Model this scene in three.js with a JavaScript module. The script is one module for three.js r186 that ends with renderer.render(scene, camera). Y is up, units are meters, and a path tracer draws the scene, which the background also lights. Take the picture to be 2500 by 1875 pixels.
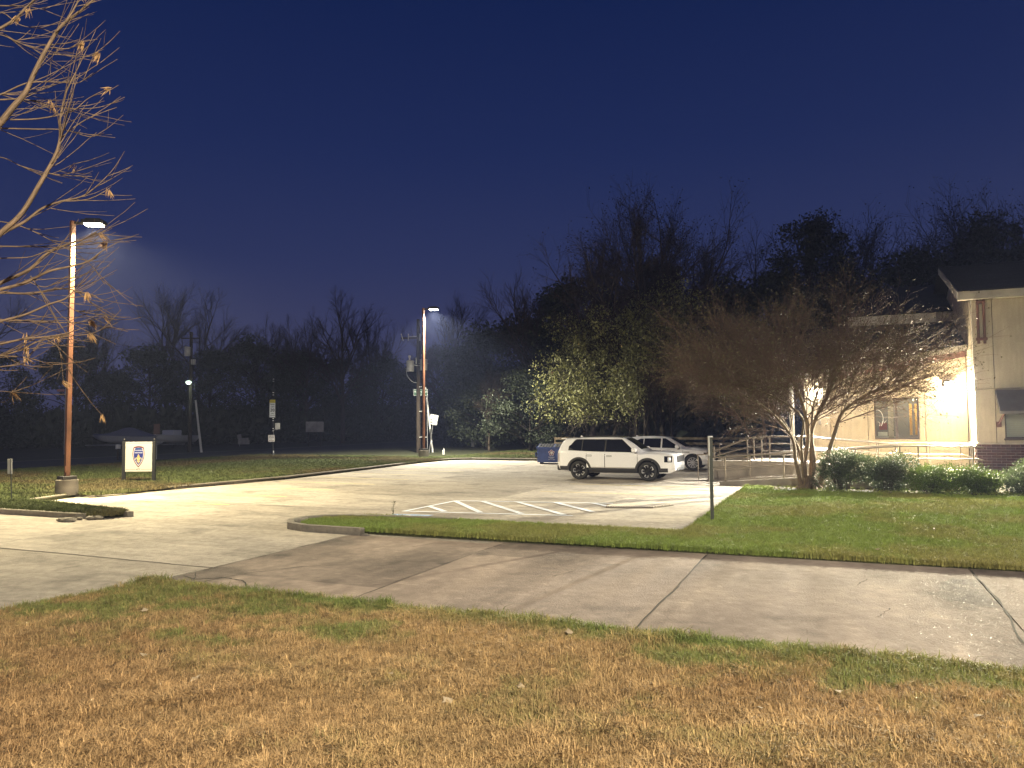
import * as THREE from 'three';
import { mergeGeometries, toCreasedNormals } from 'three/addons/utils/BufferGeometryUtils.js';
import { RoundedBoxGeometry } from 'three/addons/geometries/RoundedBoxGeometry.js';
import { Brush, Evaluator, SUBTRACTION } from 'three-bvh-csg';

// ---------------------------------------------------------------- camera, sky, light, exposure
const R = Math.PI / 180;
const scene = new THREE.Scene();
const camera = new THREE.PerspectiveCamera(54.53, 4 / 3, 0.1, 2500);
camera.rotation.order = 'YXZ';
camera.position.set(0, 2.4, 0);
camera.rotation.set(2.93 * R, 0, -0.45 * R);
const renderer = new THREE.WebGLRenderer({ antialias: true });
renderer.toneMapping = THREE.LinearToneMapping;
renderer.toneMappingExposure = 1.3;
renderer.shadowMap.enabled = true;

function duskSky() {                                   // last light: a deep blue dome, greyer and a little violet low down
  const w = 256, h = 128, d = new Float32Array(w * h * 4);
  const stops = [[-90, 0.012, 0.013, 0.022], [0, 0.047, 0.047, 0.105], [6, 0.040, 0.044, 0.108], [12, 0.022, 0.031, 0.100], [20, 0.009, 0.019, 0.085], [30, 0.0028, 0.0112, 0.066], [50, 0.003, 0.009, 0.052], [90, 0.0025, 0.007, 0.042]];
  for (let j = 0; j < h; j++) {
    const el = (j + 0.5) / h * 180 - 90;
    let k = 0; while (k < stops.length - 2 && el > stops[k + 1][0]) k++;
    const a = stops[k], b = stops[k + 1], t = Math.min(1, Math.max(0, (el - a[0]) / (b[0] - a[0])));
    for (let i = 0; i < w; i++) { const o = (j * w + i) * 4; for (let c = 0; c < 3; c++) d[o + c] = 0.8 * (a[c + 1] + (b[c + 1] - a[c + 1]) * t); d[o + 3] = 1; }
  }
  const t = new THREE.DataTexture(d, w, h, THREE.RGBAFormat, THREE.FloatType);
  t.mapping = THREE.EquirectangularReflectionMapping; t.magFilter = t.minFilter = THREE.LinearFilter; t.needsUpdate = true;
  return t;
}
scene.background = scene.environment = duskSky();
const dusk = new THREE.DirectionalLight(0x9fb2ff, 0.02);   // what is left of the day, from the afterglow behind the left-hand trees
dusk.position.set(-40, 30, -60); dusk.castShadow = true; dusk.shadow.radius = 40;
Object.assign(dusk.shadow.camera, { left: -70, right: 70, top: 70, bottom: -70, near: 1, far: 250 });
scene.add(dusk, dusk.target);
scene.fog = new THREE.FogExp2(0xaebcf0, 0.0007);      // damp night air: halos round the lamps, the woods a little lifted
const LAMP = { poleLeft: 1750, poleMid: 2400, throwLeft: 1300, throwRight: 3300, wallLeft: 30, wallRight: 25, behind: 2750, far: 4 };   // candela

// ---------------------------------------------------------------- helpers
function rng(s) { return () => { s |= 0; s = s + 0x6D2B79F5 | 0; let t = Math.imul(s ^ s >>> 15, 1 | s); t = t + Math.imul(t ^ t >>> 7, 61 | t) ^ t; return ((t ^ t >>> 14) >>> 0) / 4294967296; }; }
const clamp = (x, a = 0, b = 1) => Math.min(b, Math.max(a, x)), lerp = (a, b, t) => a + (b - a) * t;
const smooth = (a, b, x) => { const t = clamp((x - a) / (b - a)); return t * t * (3 - 2 * t); };
const YAW = -23.5 * R, CU = Math.cos(23.5 * R), SU = Math.sin(23.5 * R);   // the lot, the drive and the building share one grid: u along the facade, v away from the road in front
const W = (u, v, y = 0) => new THREE.Vector3(CU * u + SU * v, y, SU * u - CU * v);
const taken = {};
function numbered(n) { const k = taken[n] = (taken[n] ?? -1) + 1; return k ? `${n}_${String(k).padStart(3, '0')}` : n; }
function shadows(o) { o.castShadow = o.receiveShadow = true; return o; }
function tag(o, label, category, group, kind) { if (label) o.userData.label = label; if (category) o.userData.category = category; if (group) o.userData.group = group; if (kind) o.userData.kind = kind; return o; }
function thing(name, label, category, at = [0, 0, 0], turn = 0, group) {
  const o = new THREE.Group(); o.name = numbered(name); o.position.set(...at); o.rotation.y = turn; scene.add(o);
  return tag(o, label, category, group);
}
function part(name, geo, m, parent) { const o = shadows(new THREE.Mesh(Array.isArray(geo) ? merged(geo) : geo, m)); o.name = name; parent.add(o); return o; }
function single(name, geo, m, label, category, group) { const o = part(numbered(name), geo, m, scene); return tag(o, label, category, group); }
function structure(name, geo, m) { const o = part(numbered(name), geo, m, scene); o.userData.kind = 'structure'; return o; }
function copyOf(o, at, turn, label) { const c = o.clone(); c.name = numbered(o.name.replace(/_\d{3}$/, '')); c.position.set(...at); c.rotation.y = turn; if (label) c.userData.label = label; scene.add(c); return c; }
function merged(list) {
  const l = list.map(g => { g = g.index ? g.toNonIndexed() : g; for (const k of Object.keys(g.attributes)) if (!['position', 'normal', 'uv'].includes(k)) g.deleteAttribute(k); if (!g.attributes.uv) g.setAttribute('uv', new THREE.BufferAttribute(new Float32Array(g.attributes.position.count * 2), 2)); if (!g.attributes.normal) g.computeVertexNormals(); return g; });
  return l.length === 1 ? l[0] : mergeGeometries(l);
}
function box(w, h, d, x = 0, y = 0, z = 0, bevel = 0, turn = 0) {      // centred on x, z; standing on y
  const g = bevel ? new RoundedBoxGeometry(w, h, d, 1, bevel) : new THREE.BoxGeometry(w, h, d);
  boxUV(g); if (turn) g.rotateY(turn);
  return g.translate(x, y + h / 2, z);
}
function boxUV(g) {                                                    // uv in metres by the face's direction
  const p = g.attributes.position, n = g.attributes.normal, u = new Float32Array(p.count * 2);
  for (let i = 0; i < p.count; i++) {
    const ax = Math.abs(n.getX(i)), ay = Math.abs(n.getY(i)), az = Math.abs(n.getZ(i));
    if (ay >= ax && ay >= az) { u[2 * i] = p.getX(i); u[2 * i + 1] = p.getZ(i); } else if (ax >= az) { u[2 * i] = p.getZ(i); u[2 * i + 1] = p.getY(i); } else { u[2 * i] = p.getX(i); u[2 * i + 1] = p.getY(i); }
  }
  g.setAttribute('uv', new THREE.BufferAttribute(u, 2)); return g;
}
const V3 = (x, y, z) => new THREE.Vector3(x, y, z);
function rod(a, b, r0, r1 = r0, n = 8) {
  a = Array.isArray(a) ? V3(...a) : a; b = Array.isArray(b) ? V3(...b) : b;
  const d = b.clone().sub(a), g = new THREE.CylinderGeometry(r1, r0, d.length(), n, 1);
  g.translate(0, d.length() / 2, 0); g.applyQuaternion(new THREE.Quaternion().setFromUnitVectors(V3(0, 1, 0), d.normalize()));
  return g.translate(a.x, a.y, a.z);
}
function pipe(pts, r, n = 8, seg = 0.25, tension = 0) {
  const P = pts.map(p => Array.isArray(p) ? V3(...p) : p), path = new THREE.CurvePath();
  for (let i = 0; i < P.length - 1; i++) path.add(new THREE.LineCurve3(P[i], P[i + 1]));
  const c = tension ? new THREE.CatmullRomCurve3(P, false, 'catmullrom', tension) : null;
  if (c) return new THREE.TubeGeometry(c, P.length * 5, r, n);
  return merged(P.slice(1).map((p, i) => rod(P[i], p, r, r, n)).concat(P.slice(1, -1).map(p => new THREE.SphereGeometry(r, n, 6).translate(p.x, p.y, p.z))));
}
class Acc {                                                            // collects triangles of one mesh
  constructor() { this.p = []; this.n = []; this.u = []; this.i = []; this.c = []; }
  v(x, y, z, nx, ny, nz, u = 0, w = 0) { this.p.push(x, y, z); this.n.push(nx, ny, nz); this.u.push(u, w); return this.p.length / 3 - 1; }
  tube(P, r0, r1, sides = 5) {
    const n = P.length, base = this.p.length / 3; let len = 0;
    const up = V3(0.31, 0.17, 0.93), t = V3(), a = V3(), b = V3();
    for (let k = 0; k < n; k++) {
      t.copy(P[Math.min(n - 1, k + 1)]).sub(P[Math.max(0, k - 1)]).normalize();
      a.copy(up).addScaledVector(t, -up.dot(t)).normalize(); b.crossVectors(t, a);
      if (k) len += P[k].distanceTo(P[k - 1]);
      const r = lerp(r0, r1, k / (n - 1));
      for (let s = 0; s <= sides; s++) {
        const f = s / sides * Math.PI * 2, c = Math.cos(f), d = Math.sin(f), nx = a.x * c + b.x * d, ny = a.y * c + b.y * d, nz = a.z * c + b.z * d;
        this.v(P[k].x + nx * r, P[k].y + ny * r, P[k].z + nz * r, nx, ny, nz, s / sides * r0 * 6, len);
      }
    }
    const m = sides + 1;
    for (let k = 0; k < n - 1; k++) for (let s = 0; s < sides; s++) { const q = base + k * m + s; this.i.push(q, q + 1, q + m, q + 1, q + m + 1, q + m); }
  }
  leaf(c, d, side, l, w, fold = 0.25) {                                // two-halved blade from c along d
    const nx = d.y * side.z - d.z * side.y, ny = d.z * side.x - d.x * side.z, nz = d.x * side.y - d.y * side.x;
    const m = 0.5, q = fold * w;
    const a = this.v(c.x, c.y, c.z, nx, ny, nz, 0, 0), e = this.v(c.x + d.x * l, c.y + d.y * l, c.z + d.z * l, nx, ny, nz, 1, 1);
    const s1 = this.v(c.x + d.x * l * m + side.x * w / 2 + nx * q, c.y + d.y * l * m + side.y * w / 2 + ny * q, c.z + d.z * l * m + side.z * w / 2 + nz * q, nx - side.x * 0.4, ny - side.y * 0.4, nz - side.z * 0.4, 1, 0);
    const s2 = this.v(c.x + d.x * l * m - side.x * w / 2 + nx * q, c.y + d.y * l * m - side.y * w / 2 + ny * q, c.z + d.z * l * m - side.z * w / 2 + nz * q, nx + side.x * 0.4, ny + side.y * 0.4, nz + side.z * 0.4, 0, 1);
    this.i.push(a, e, s1, a, s2, e);
  }
  tri(a, b, c) { const n = b.clone().sub(a).cross(c.clone().sub(a)).normalize(), k = [a, b, c].map(q => this.v(q.x, q.y, q.z, n.x, n.y, n.z, q.x, q.z)); this.i.push(...k); }
  quad(a, b, c, d) { const n = b.clone().sub(a).cross(d.clone().sub(a)).normalize(), h = Math.abs(n.y) > 0.7, l = b.clone().sub(a).length(); const k = [a, b, c, d].map((q, j) => this.v(q.x, q.y, q.z, n.x, n.y, n.z, h ? q.x : (j === 1 || j === 2 ? l : 0), h ? q.z : q.y)); this.i.push(k[0], k[1], k[2], k[0], k[2], k[3]); }
  geo() {
    const g = new THREE.BufferGeometry();
    g.setAttribute('position', new THREE.Float32BufferAttribute(this.p, 3)); g.setAttribute('normal', new THREE.Float32BufferAttribute(this.n, 3)); g.setAttribute('uv', new THREE.Float32BufferAttribute(this.u, 2));
    g.setIndex(this.i); return g;
  }
}
function plate(pts, y, thick = 0, holes = []) {                        // a sheet from [u, v] corners, uv in metres; with thickness it gets sides
  const a = new Acc(), c = pts.map(p => new THREE.Vector2(...p));
  if (THREE.ShapeUtils.isClockWise(c)) c.reverse();
  const P = c.map(q => W(q.x, q.y, y));
  for (const q of P) a.v(q.x, q.y, q.z, 0, 1, 0, q.x, q.z);
  for (const f of THREE.ShapeUtils.triangulateShape(c, holes)) a.i.push(f[0], f[1], f[2]);
  if (thick) for (let k = 0; k < P.length; k++) { const p = P[k], q = P[(k + 1) % P.length]; a.quad(q, p, p.clone().setY(y - thick), q.clone().setY(y - thick)); }
  const g = a.geo(); return g;
}

// ---------------------------------------------------------------- procedural textures
function lattice(seed, n) { const r = rng(seed), a = new Float32Array(n * n); for (let i = 0; i < a.length; i++) a[i] = r(); return a; }
function noiser(seed) {                                                // periodic value noise on the unit square
  const L = {};
  return (x, y, n) => {
    const a = L[n] ??= lattice(seed + n * 7919, n);
    x = (x - Math.floor(x)) * n; y = (y - Math.floor(y)) * n;
    const i = Math.floor(x) % n, j = Math.floor(y) % n, fx = x - Math.floor(x), fy = y - Math.floor(y), sx = fx * fx * (3 - 2 * fx), sy = fy * fy * (3 - 2 * fy), i2 = (i + 1) % n, j2 = (j + 1) % n;
    return lerp(lerp(a[j * n + i], a[j * n + i2], sx), lerp(a[j2 * n + i], a[j2 * n + i2], sx), sy);
  };
}
function tex(size, f, color, repeatMetres) {
  const d = new Uint8Array(size * size * 4);
  for (let j = 0; j < size; j++) for (let i = 0; i < size; i++) { const c = f(i / size, j / size, i, j), o = (j * size + i) * 4; if (c.length) { d[o] = clamp(c[0]) * 255; d[o + 1] = clamp(c[1]) * 255; d[o + 2] = clamp(c[2]) * 255; } else d[o] = d[o + 1] = d[o + 2] = clamp(c) * 255; d[o + 3] = 255; }
  const t = new THREE.DataTexture(d, size, size); t.wrapS = t.wrapT = THREE.RepeatWrapping; t.magFilter = THREE.LinearFilter; t.minFilter = THREE.LinearMipmapLinearFilter; t.generateMipmaps = true;
  if (color) t.colorSpace = THREE.SRGBColorSpace; t.repeat.set(1 / repeatMetres, 1 / repeatMetres); t.needsUpdate = true; return t;
}
const N1 = noiser(11), N2 = noiser(23), N3 = noiser(37), N4 = noiser(51);
const fbm = (N, x, y, n, o = 4) => { let s = 0, a = 0.5, t = 0; for (let k = 0; k < o; k++) { s += a * N(x, y, n << k); t += a; a *= 0.55; } return s / t; };
const rgb = (r, g, b) => new THREE.Color().setRGB(r, g, b);
const M = {};
function std(name, color, rough = 0.8, o = {}) { const m = new THREE.MeshStandardMaterial({ color: Array.isArray(color) ? rgb(...color) : color, roughness: rough, ...o }); m.name = name; return M[name] = m; }
function phys(name, color, rough, o = {}) { const m = new THREE.MeshPhysicalMaterial({ color: Array.isArray(color) ? rgb(...color) : color, roughness: rough, ...o }); m.name = name; return M[name] = m; }

const concreteMap = tex(1024, (x, y) => {                              // broom-finished slab: blotches, streaks, dark specks
  const blot = fbm(N1, x, y, 4, 5), fine = fbm(N2, x, y, 64, 3), streak = fbm(N3, x * 0.25, y, 32, 3), spot = N4(x, y, 128) > 0.93 ? 0.1 : 0, st = smooth(0.6, 0.75, fbm(N4, x, y, 6, 4)) * 0.09;
  const l = 0.70 + (blot - 0.5) * 0.2 + (fine - 0.5) * 0.16 + (streak - 0.5) * 0.16 - spot - st;
  return [l * 1.0, l * 0.97, l * 0.915];
}, true, 6);
const driveMap = tex(1024, (x, y) => {                                 // older slab: pale and dark bands across the drive, tyre-polished, stained
  const band = fbm(N3, x, y * 0.12, 8, 4), blot = fbm(N1, x, y, 4, 5), fine = fbm(N2, x, y, 64, 3), scr = N4(x * 0.5, y, 64) > 0.9 ? 0.06 : 0, st = smooth(0.56, 0.74, fbm(N4, x, y, 5, 4)) * 0.2;
  const l = 0.70 + (band - 0.5) * 0.4 + (blot - 0.5) * 0.26 + (fine - 0.5) * 0.16 + scr - st;
  return [l, l * 0.965, l * 0.915];
}, true, 8);
const concreteBump = tex(1024, (x, y) => 0.5 + (fbm(N2, x, y, 128, 2) - 0.5) * 0.9 + (N1(x, y, 256) - 0.5) * 0.5, false, 3);
const glintRough = tex(1024, (x, y) => (N3(x, y, 256) > 0.93 ? 0.42 : 0.95) + (N2(x, y, 64) - 0.5) * 0.12, false, 3);
const stuccoMap = tex(512, (x, y) => { const l = 0.86 + (fbm(N1, x, y, 3, 5) - 0.5) * 0.12 + (N2(x, y, 128) - 0.5) * 0.05 + (fbm(N3, x * 2, y * 0.25, 16, 3) - 0.5) * 0.08; return [l, l * 0.985, l * 0.96]; }, true, 2.4);
const stuccoBump = tex(512, (x, y) => fbm(N2, x, y, 64, 3), false, 0.8);
const barkMap = tex(256, (x, y) => { const l = 0.62 + (fbm(N1, x, y * 0.3, 16, 4) - 0.5) * 0.5; return [l, l * 0.97, l * 0.92]; }, true, 0.5);
const barkBump = tex(256, (x, y) => fbm(N1, x, y * 0.25, 16, 4), false, 0.5);
const woodMap = tex(256, (x, y) => { const l = 0.66 + (fbm(N3, x * 0.2, y, 32, 3) - 0.5) * 0.4 + (fbm(N1, x, y, 4, 3) - 0.5) * 0.25; return [l, l * 0.98, l * 0.94]; }, true, 1);
const soilMap = tex(1024, (x, y) => { const l = 0.62 + (fbm(N1, x, y, 6, 5) - 0.5) * 0.5 + (N2(x, y, 256) - 0.5) * 0.34 + (N4(x, y, 128) - 0.5) * 0.25; return [l, l * 0.98, l * 0.9]; }, true, 4);
const grime = tex(256, (x, y) => { const l = 0.82 + (fbm(N1, x, y, 4, 5) - 0.5) * 0.4; return [l, l * 0.985, l * 0.96]; }, true, 2);
function sticker(w, h, draw) {                                         // print on a sign face
  const c = document.createElement('canvas'); c.width = w; c.height = h; const g = c.getContext('2d'); draw(g, w, h);
  const t = new THREE.CanvasTexture(c); t.colorSpace = THREE.SRGBColorSpace; return t;
}

std('concrete', [0.78, 0.745, 0.715], 0.7, { map: concreteMap, bumpMap: concreteBump, bumpScale: 0.006, roughnessMap: glintRough });
M.concrete.roughness = 1;
M.concreteB = M.concrete.clone(); M.concreteB.color = rgb(0.71, 0.675, 0.64);
M.concreteC = M.concrete.clone(); M.concreteC.color = rgb(0.82, 0.785, 0.755);
std('drive', [0.65, 0.56, 0.51], 1, { map: driveMap, bumpMap: concreteBump, bumpScale: 0.006, roughnessMap: glintRough });
M.driveB = M.drive.clone(); M.driveB.color = rgb(0.61, 0.525, 0.47);
M.driveC = M.drive.clone(); M.driveC.color = rgb(0.69, 0.605, 0.555);
std('jointFill', [0.05, 0.045, 0.035], 0.95);
std('kerb', [0.44, 0.42, 0.38], 0.85, { map: concreteMap, bumpMap: concreteBump, bumpScale: 0.006 });
std('formed', [0.31, 0.285, 0.25], 0.85, { map: grime, bumpMap: stuccoBump, bumpScale: 0.004 });
std('soil', [0.10, 0.085, 0.045], 1, { map: soilMap });
std('soilBrown', [0.20, 0.125, 0.055], 1, { map: soilMap });
std('soilGreen', [0.075, 0.085, 0.028], 1, { map: soilMap });
std('asphalt', [0.055, 0.055, 0.058], 0.9, { map: soilMap });
std('paintWhite', [0.82, 0.86, 0.93], 0.6);
std('paintYellow', [0.70, 0.58, 0.24], 0.7);
std('paintBlue', [0.30, 0.42, 0.66], 0.6);
// ---------------------------------------------------------------- ground, slabs, kerbs, markings
structure('ground', new THREE.CircleGeometry(900, 48).rotateX(-Math.PI / 2).translate(0, -0.06, 0), M.soil);
const curbLine = [[-23.0, 15.4], [-23.6, 17.3], [-22.6, 20.5], [-21.9, 25.7], [-22.3, 32.5], [-23.0, 39.5], [-22.6, 42.0], [-21.6, 42.9], [-17.2, 43.0], [-15.9, 43.0]];
{ // verge beyond the kerb, on to the road, the woods and the back of the plot
  const g = plate([[-400, 13.42], [-18.0, 13.42], [-17.2, 14.1], [-22.9, 15.3], ...curbLine.slice(1), [-15.9, 46.5], [30, 46.5], [30, 36], [400, 36], [400, 700], [-400, 700]], 0.09, 0.2);
  structure('verge', g, M.soilGreen);
}
const drive = shadows(new THREE.Group()); drive.name = 'driveway'; drive.userData.kind = 'structure'; scene.add(drive);
const lot = new THREE.Group(); lot.name = 'parking_lot'; lot.userData.kind = 'structure'; scene.add(lot);
part('joint_filler', plate([[-70, -30], [-9.0, -30], [-9.0, 8], [30, 8], [30, 15], [-2, 15], [-2, 36], [30, 36], [30, 47], [-25, 47], [-25, 13], [-70, 13]], -0.022), M.jointFill, lot);
const slabRand = rng(5);
function slab(pts, mats, parent, gap = 0.007) {
  const cx = pts.reduce((s, p) => s + p[0], 0) / pts.length, cy = pts.reduce((s, p) => s + p[1], 0) / pts.length;
  const q = pts.map(([u, v]) => [u + Math.sign(cx - u) * gap, v + Math.sign(cy - v) * gap]);
  const g = plate(q, -slabRand() * 0.003, 0.03), uv = g.attributes.uv, o = slabRand() * 6, p = slabRand() * 6;
  for (let i = 0; i < uv.count; i++) uv.setXY(i, uv.getX(i) * CU + uv.getY(i) * SU + o, -uv.getX(i) * SU + uv.getY(i) * CU + p);
  return part('slab', g, mats[Math.floor(slabRand() * mats.length)], parent);
}
const rect = (a, b, c, d) => [[a, c], [b, c], [b, d], [a, d]];
{ // driveway: joints every four metres
  const us = [-9.67, -6.15, -2.2, 1.87, 5.9, 9.9, 13.9, 18], m = [M.drive, M.driveB, M.driveC];
  for (let k = 0; k < us.length - 1; k++) slab([[us[k], 8.1], [us[k + 1], 8.1], [us[k + 1], 13.66 + (us[k + 1] + 9.67) * 0.028], [us[k], 13.66 + (us[k] + 9.67) * 0.028]], m, drive, k ? 0.008 : 0.008);
  const lotM = [M.concrete, M.concrete, M.concreteB, M.concreteC];
  const ul = [-70, -58, -46, -34, -28, -22, -15.9, -9.67], vl = [-30, -18, -6, 3.4, 9.57, 13.5];
  for (let i = 0; i < ul.length - 1; i++) for (let j = 0; j < vl.length - 1; j++) slab(rect(ul[i], ul[i + 1], vl[j], vl[j + 1]), lotM, lot);
  const u2 = [-25, -22, -15.9, -9.85, -6.4, -2.7], v2 = [13.5, 17.6, 21.6, 25.6, 30.2, 35, 40, 47];
  for (let i = 0; i < u2.length - 1; i++) for (let j = 0; j < v2.length - 1; j++) slab(rect(u2[i], u2[i + 1], v2[j], v2[j + 1]), lotM, lot);
  for (const [a, b, c, d] of [[-2.7, 8, 35.6, 40], [-2.7, 8, 40, 47], [8, 20, 35.6, 40], [8, 20, 40, 47]]) slab(rect(a, b, c, d), lotM, lot);
}
{ // cracks by the corner of the drive and along the joints: thin ragged grooves filled with dirt
  const cr = rng(9);
  const crack = (name, pts, w) => {
    const a = new Acc(), P = [];
    for (let k = 0; k < pts.length - 1; k++) for (let t = 0; t < 7; t++) { const f = t / 7; P.push([lerp(pts[k][0], pts[k + 1][0], f) + (cr() - 0.5) * 0.03, lerp(pts[k][1], pts[k + 1][1], f) + (cr() - 0.5) * 0.03]); }
    P.push(pts[pts.length - 1]);
    for (let k = 0; k < P.length - 1; k++) { const dx = P[k + 1][0] - P[k][0], dy = P[k + 1][1] - P[k][1], l = Math.hypot(dx, dy) || 1, ww = w * (0.5 + cr()), nx = -dy / l * ww, ny = dx / l * ww, p = P[k], q = P[k + 1]; a.quad(W(p[0] - nx, p[1] - ny, 0.004), W(q[0] - nx, q[1] - ny, 0.004), W(q[0] + nx, q[1] + ny, 0.004), W(p[0] + nx, p[1] + ny, 0.004)); }
    part(name, a.geo(), M.jointFill, drive);
  };
  crack('crack', [[-9.6, 8.9], [-9.2, 8.75], [-8.9, 9.05], [-8.4, 8.95], [-8.0, 8.6]], 0.012);
  crack('crack', [[-8.9, 9.05], [-8.75, 9.5], [-8.3, 10.2], [-7.9, 10.5]], 0.008);
  crack('crack', [[-8.9, 9.05], [-8.95, 8.7], [-9.1, 8.4]], 0.011);
  crack('crack', [[-8.0, 8.6], [-8.1, 8.35], [-7.4, 8.3]], 0.016);
  crack('crack', [[-9.65, 9.2], [-9.2, 8.75]], 0.008);
  crack('crack', [[-2.22, 8.3], [-2.18, 11], [-2.2, 13.7]], 0.011);
  crack('crack', [[1.87, 13.8], [1.9, 11.5], [1.75, 9.6], [2.0, 8.9], [1.85, 8.3]], 0.011);
  crack('crack', [[-6.15, 8.4], [-6.2, 10.2], [-6.13, 13.5]], 0.007);
  crack('crack', [[-9.67, 9.57], [-13, 9.6], [-19, 9.55], [-26, 9.6]], 0.014);
  crack('crack', [[-9.68, 8.4], [-9.66, 11], [-9.7, 13.5]], 0.010);
  for (const c of [[-7.6, 12.6], [-4.1, 11], [0.2, 12], [0.4, 10.2]]) crack('crack', [[c[0], c[1]], [c[0] + 0.15, c[1] + 0.5]], 0.006);
}
function kerb(line, h = 0.14, w = 0.16, piece = 3) {                   // kerb stones laid along a line of [u, v]; the line is the inner (road) edge
  const o = new THREE.Group(); o.name = numbered('kerb'); o.userData.kind = 'structure'; scene.add(o);
  for (let k = 0; k < line.length - 1; k++) {
    const [a, b] = [line[k], line[k + 1]], L = Math.hypot(b[0] - a[0], b[1] - a[1]), n = Math.max(1, Math.round(L / piece));
    for (let j = 0; j < n; j++) {
      const l = L / n, t = (j + 0.5) / n, c = W(lerp(a[0], b[0], t), lerp(a[1], b[1], t), 0);
      const d = W(b[0], b[1]).sub(W(a[0], a[1])).normalize(), dir = Math.atan2(-d.z, d.x);
      const s = new THREE.Shape(); s.moveTo(0, -0.05); s.lineTo(0, h - 0.025); s.quadraticCurveTo(0.002, h, 0.03, h); s.lineTo(w, h); s.lineTo(w, -0.05); s.closePath();
      const g = new THREE.ExtrudeGeometry(s, { depth: l - 0.008 + (n > 1 ? 0 : 0.03), bevelEnabled: false, curveSegments: 3 });
      g.translate(0, 0, -(l - 0.008) / 2); g.rotateY(Math.PI / 2); boxUV(g);      // length along x, profile spreads to -z (left of the direction)
      g.rotateY(dir); g.translate(c.x, (slabRand() - 0.5) * 0.006, c.z);
      part('kerb_stone', g, M.kerb, o);
    }
  }
  return o;
}
kerb(curbLine);                                                        // round the back of the lot
kerb([[-70, 13.25], [-18.05, 13.25], [-17.7, 13.4]]);                   // entrance side of the verge tongue
kerb([[-17.05, 14.15], [-22.95, 15.32]].map(p => p), 0.14, 0.16, 2);
{ // traffic island between the lot and the drive
  const nose = [[-8.3, 15.72], [-11.0, 15.42], [-11.6, 15.15], [-11.86, 14.75], [-11.8, 14.2], [-11.5, 13.85], [-11.0, 13.68], [-9.45, 13.66]].reverse();
  kerb(nose, 0.15, 0.17, 3);
  kerb([[-3.0, 15.95], [-8.3, 15.72]].map(p => p), 0.07, 0.14, 3);
  structure('island_lawn', plate([[-9.4, 13.78], [-11.0, 13.8], [-11.5, 14.0], [-11.7, 14.7], [-11.3, 15.15], [-10.8, 15.3], [-3.0, 15.85], [-2.95, 15.9], [-2.95, 14.0]], 0.06, 0.1), M.soilGreen);
}
structure('lawn', plate([[-9.4, 13.7], [-2.95, 13.86], [8, 14.18], [30, 14.7], [30, 36], [-2.6, 36], [-2.95, 15.9], [-2.98, 13.9]], 0.035, 0.1), M.soilGreen);
{ // front lawn round the photographer, gently uneven
  const a = new Acc(), nu = 60, nv = 50, id = [];
  for (let j = 0; j <= nv; j++) for (let i = 0; i <= nu; i++) {
    const v = lerp(-22, 8.36, 1 - Math.pow(1 - j / nv, 1.6)), u0 = v > 8.3 ? -9.7 : -9.75 - smooth(8.3, 2, v) * 0.9, u = lerp(u0, 24, Math.pow(i / nu, 1.5));
    const e = Math.min(8.36 - v, u - u0), q = W(u, v, 0.022 + smooth(0, 1, e) * 0.03 + (fbm(N1, u / 16, v / 16, 8, 2) - 0.5) * 0.05 * smooth(0, 1.5, e));
    id.push(a.v(q.x, q.y, q.z, 0, 1, 0, q.x, q.z));
  }
  for (let j = 0; j < nv; j++) for (let i = 0; i < nu; i++) { const k = j * (nu + 1) + i; a.i.push(k, k + 1, k + nu + 2, k, k + nu + 2, k + nu + 1); }
  const g = a.geo(); g.computeVertexNormals(); structure('front_lawn', g, M.soilBrown);
}
{ // the road beyond the verge, a pale concrete edge on its far side
  const near = [[-60, 9], [-26.48, 38.66], [-23.11, 46.37], [-17.88, 56.4], [-12.48, 66.8], [-9.67, 74], [2, 110], [12, 160]], far = [[-66, -5], [-32.84, 47.92], [-28.97, 56.0], [-26.53, 61.3], [-22.04, 70.5], [-16.34, 84.9], [-11.39, 98.9], [-4, 122], [4, 165]];
  const strip = (A, B, y, m, name) => { const a = new Acc(), n = 24, at = (L, t) => { const k = Math.min(L.length - 2, Math.floor(t * (L.length - 1))), f = t * (L.length - 1) - k; return V3(lerp(L[k][0], L[k + 1][0], f), y, -lerp(L[k][1], L[k + 1][1], f)); }; for (let k = 0; k < n; k++) a.quad(at(A, k / n), at(A, (k + 1) / n), at(B, (k + 1) / n), at(B, k / n)); const g = a.geo(); const nn = g.attributes.normal; for (let i = 0; i < nn.count; i++) nn.setXYZ(i, 0, 1, 0); structure(name, g, m); };
  strip(near, far, 0.098, M.asphalt, 'road');
  strip(far.map(([x, z]) => [x + 0.35, z - 0.12]), far.map(([x, z]) => [x + 0.02, z]), 0.104, M.kerb, 'road_edge_line');
}
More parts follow.
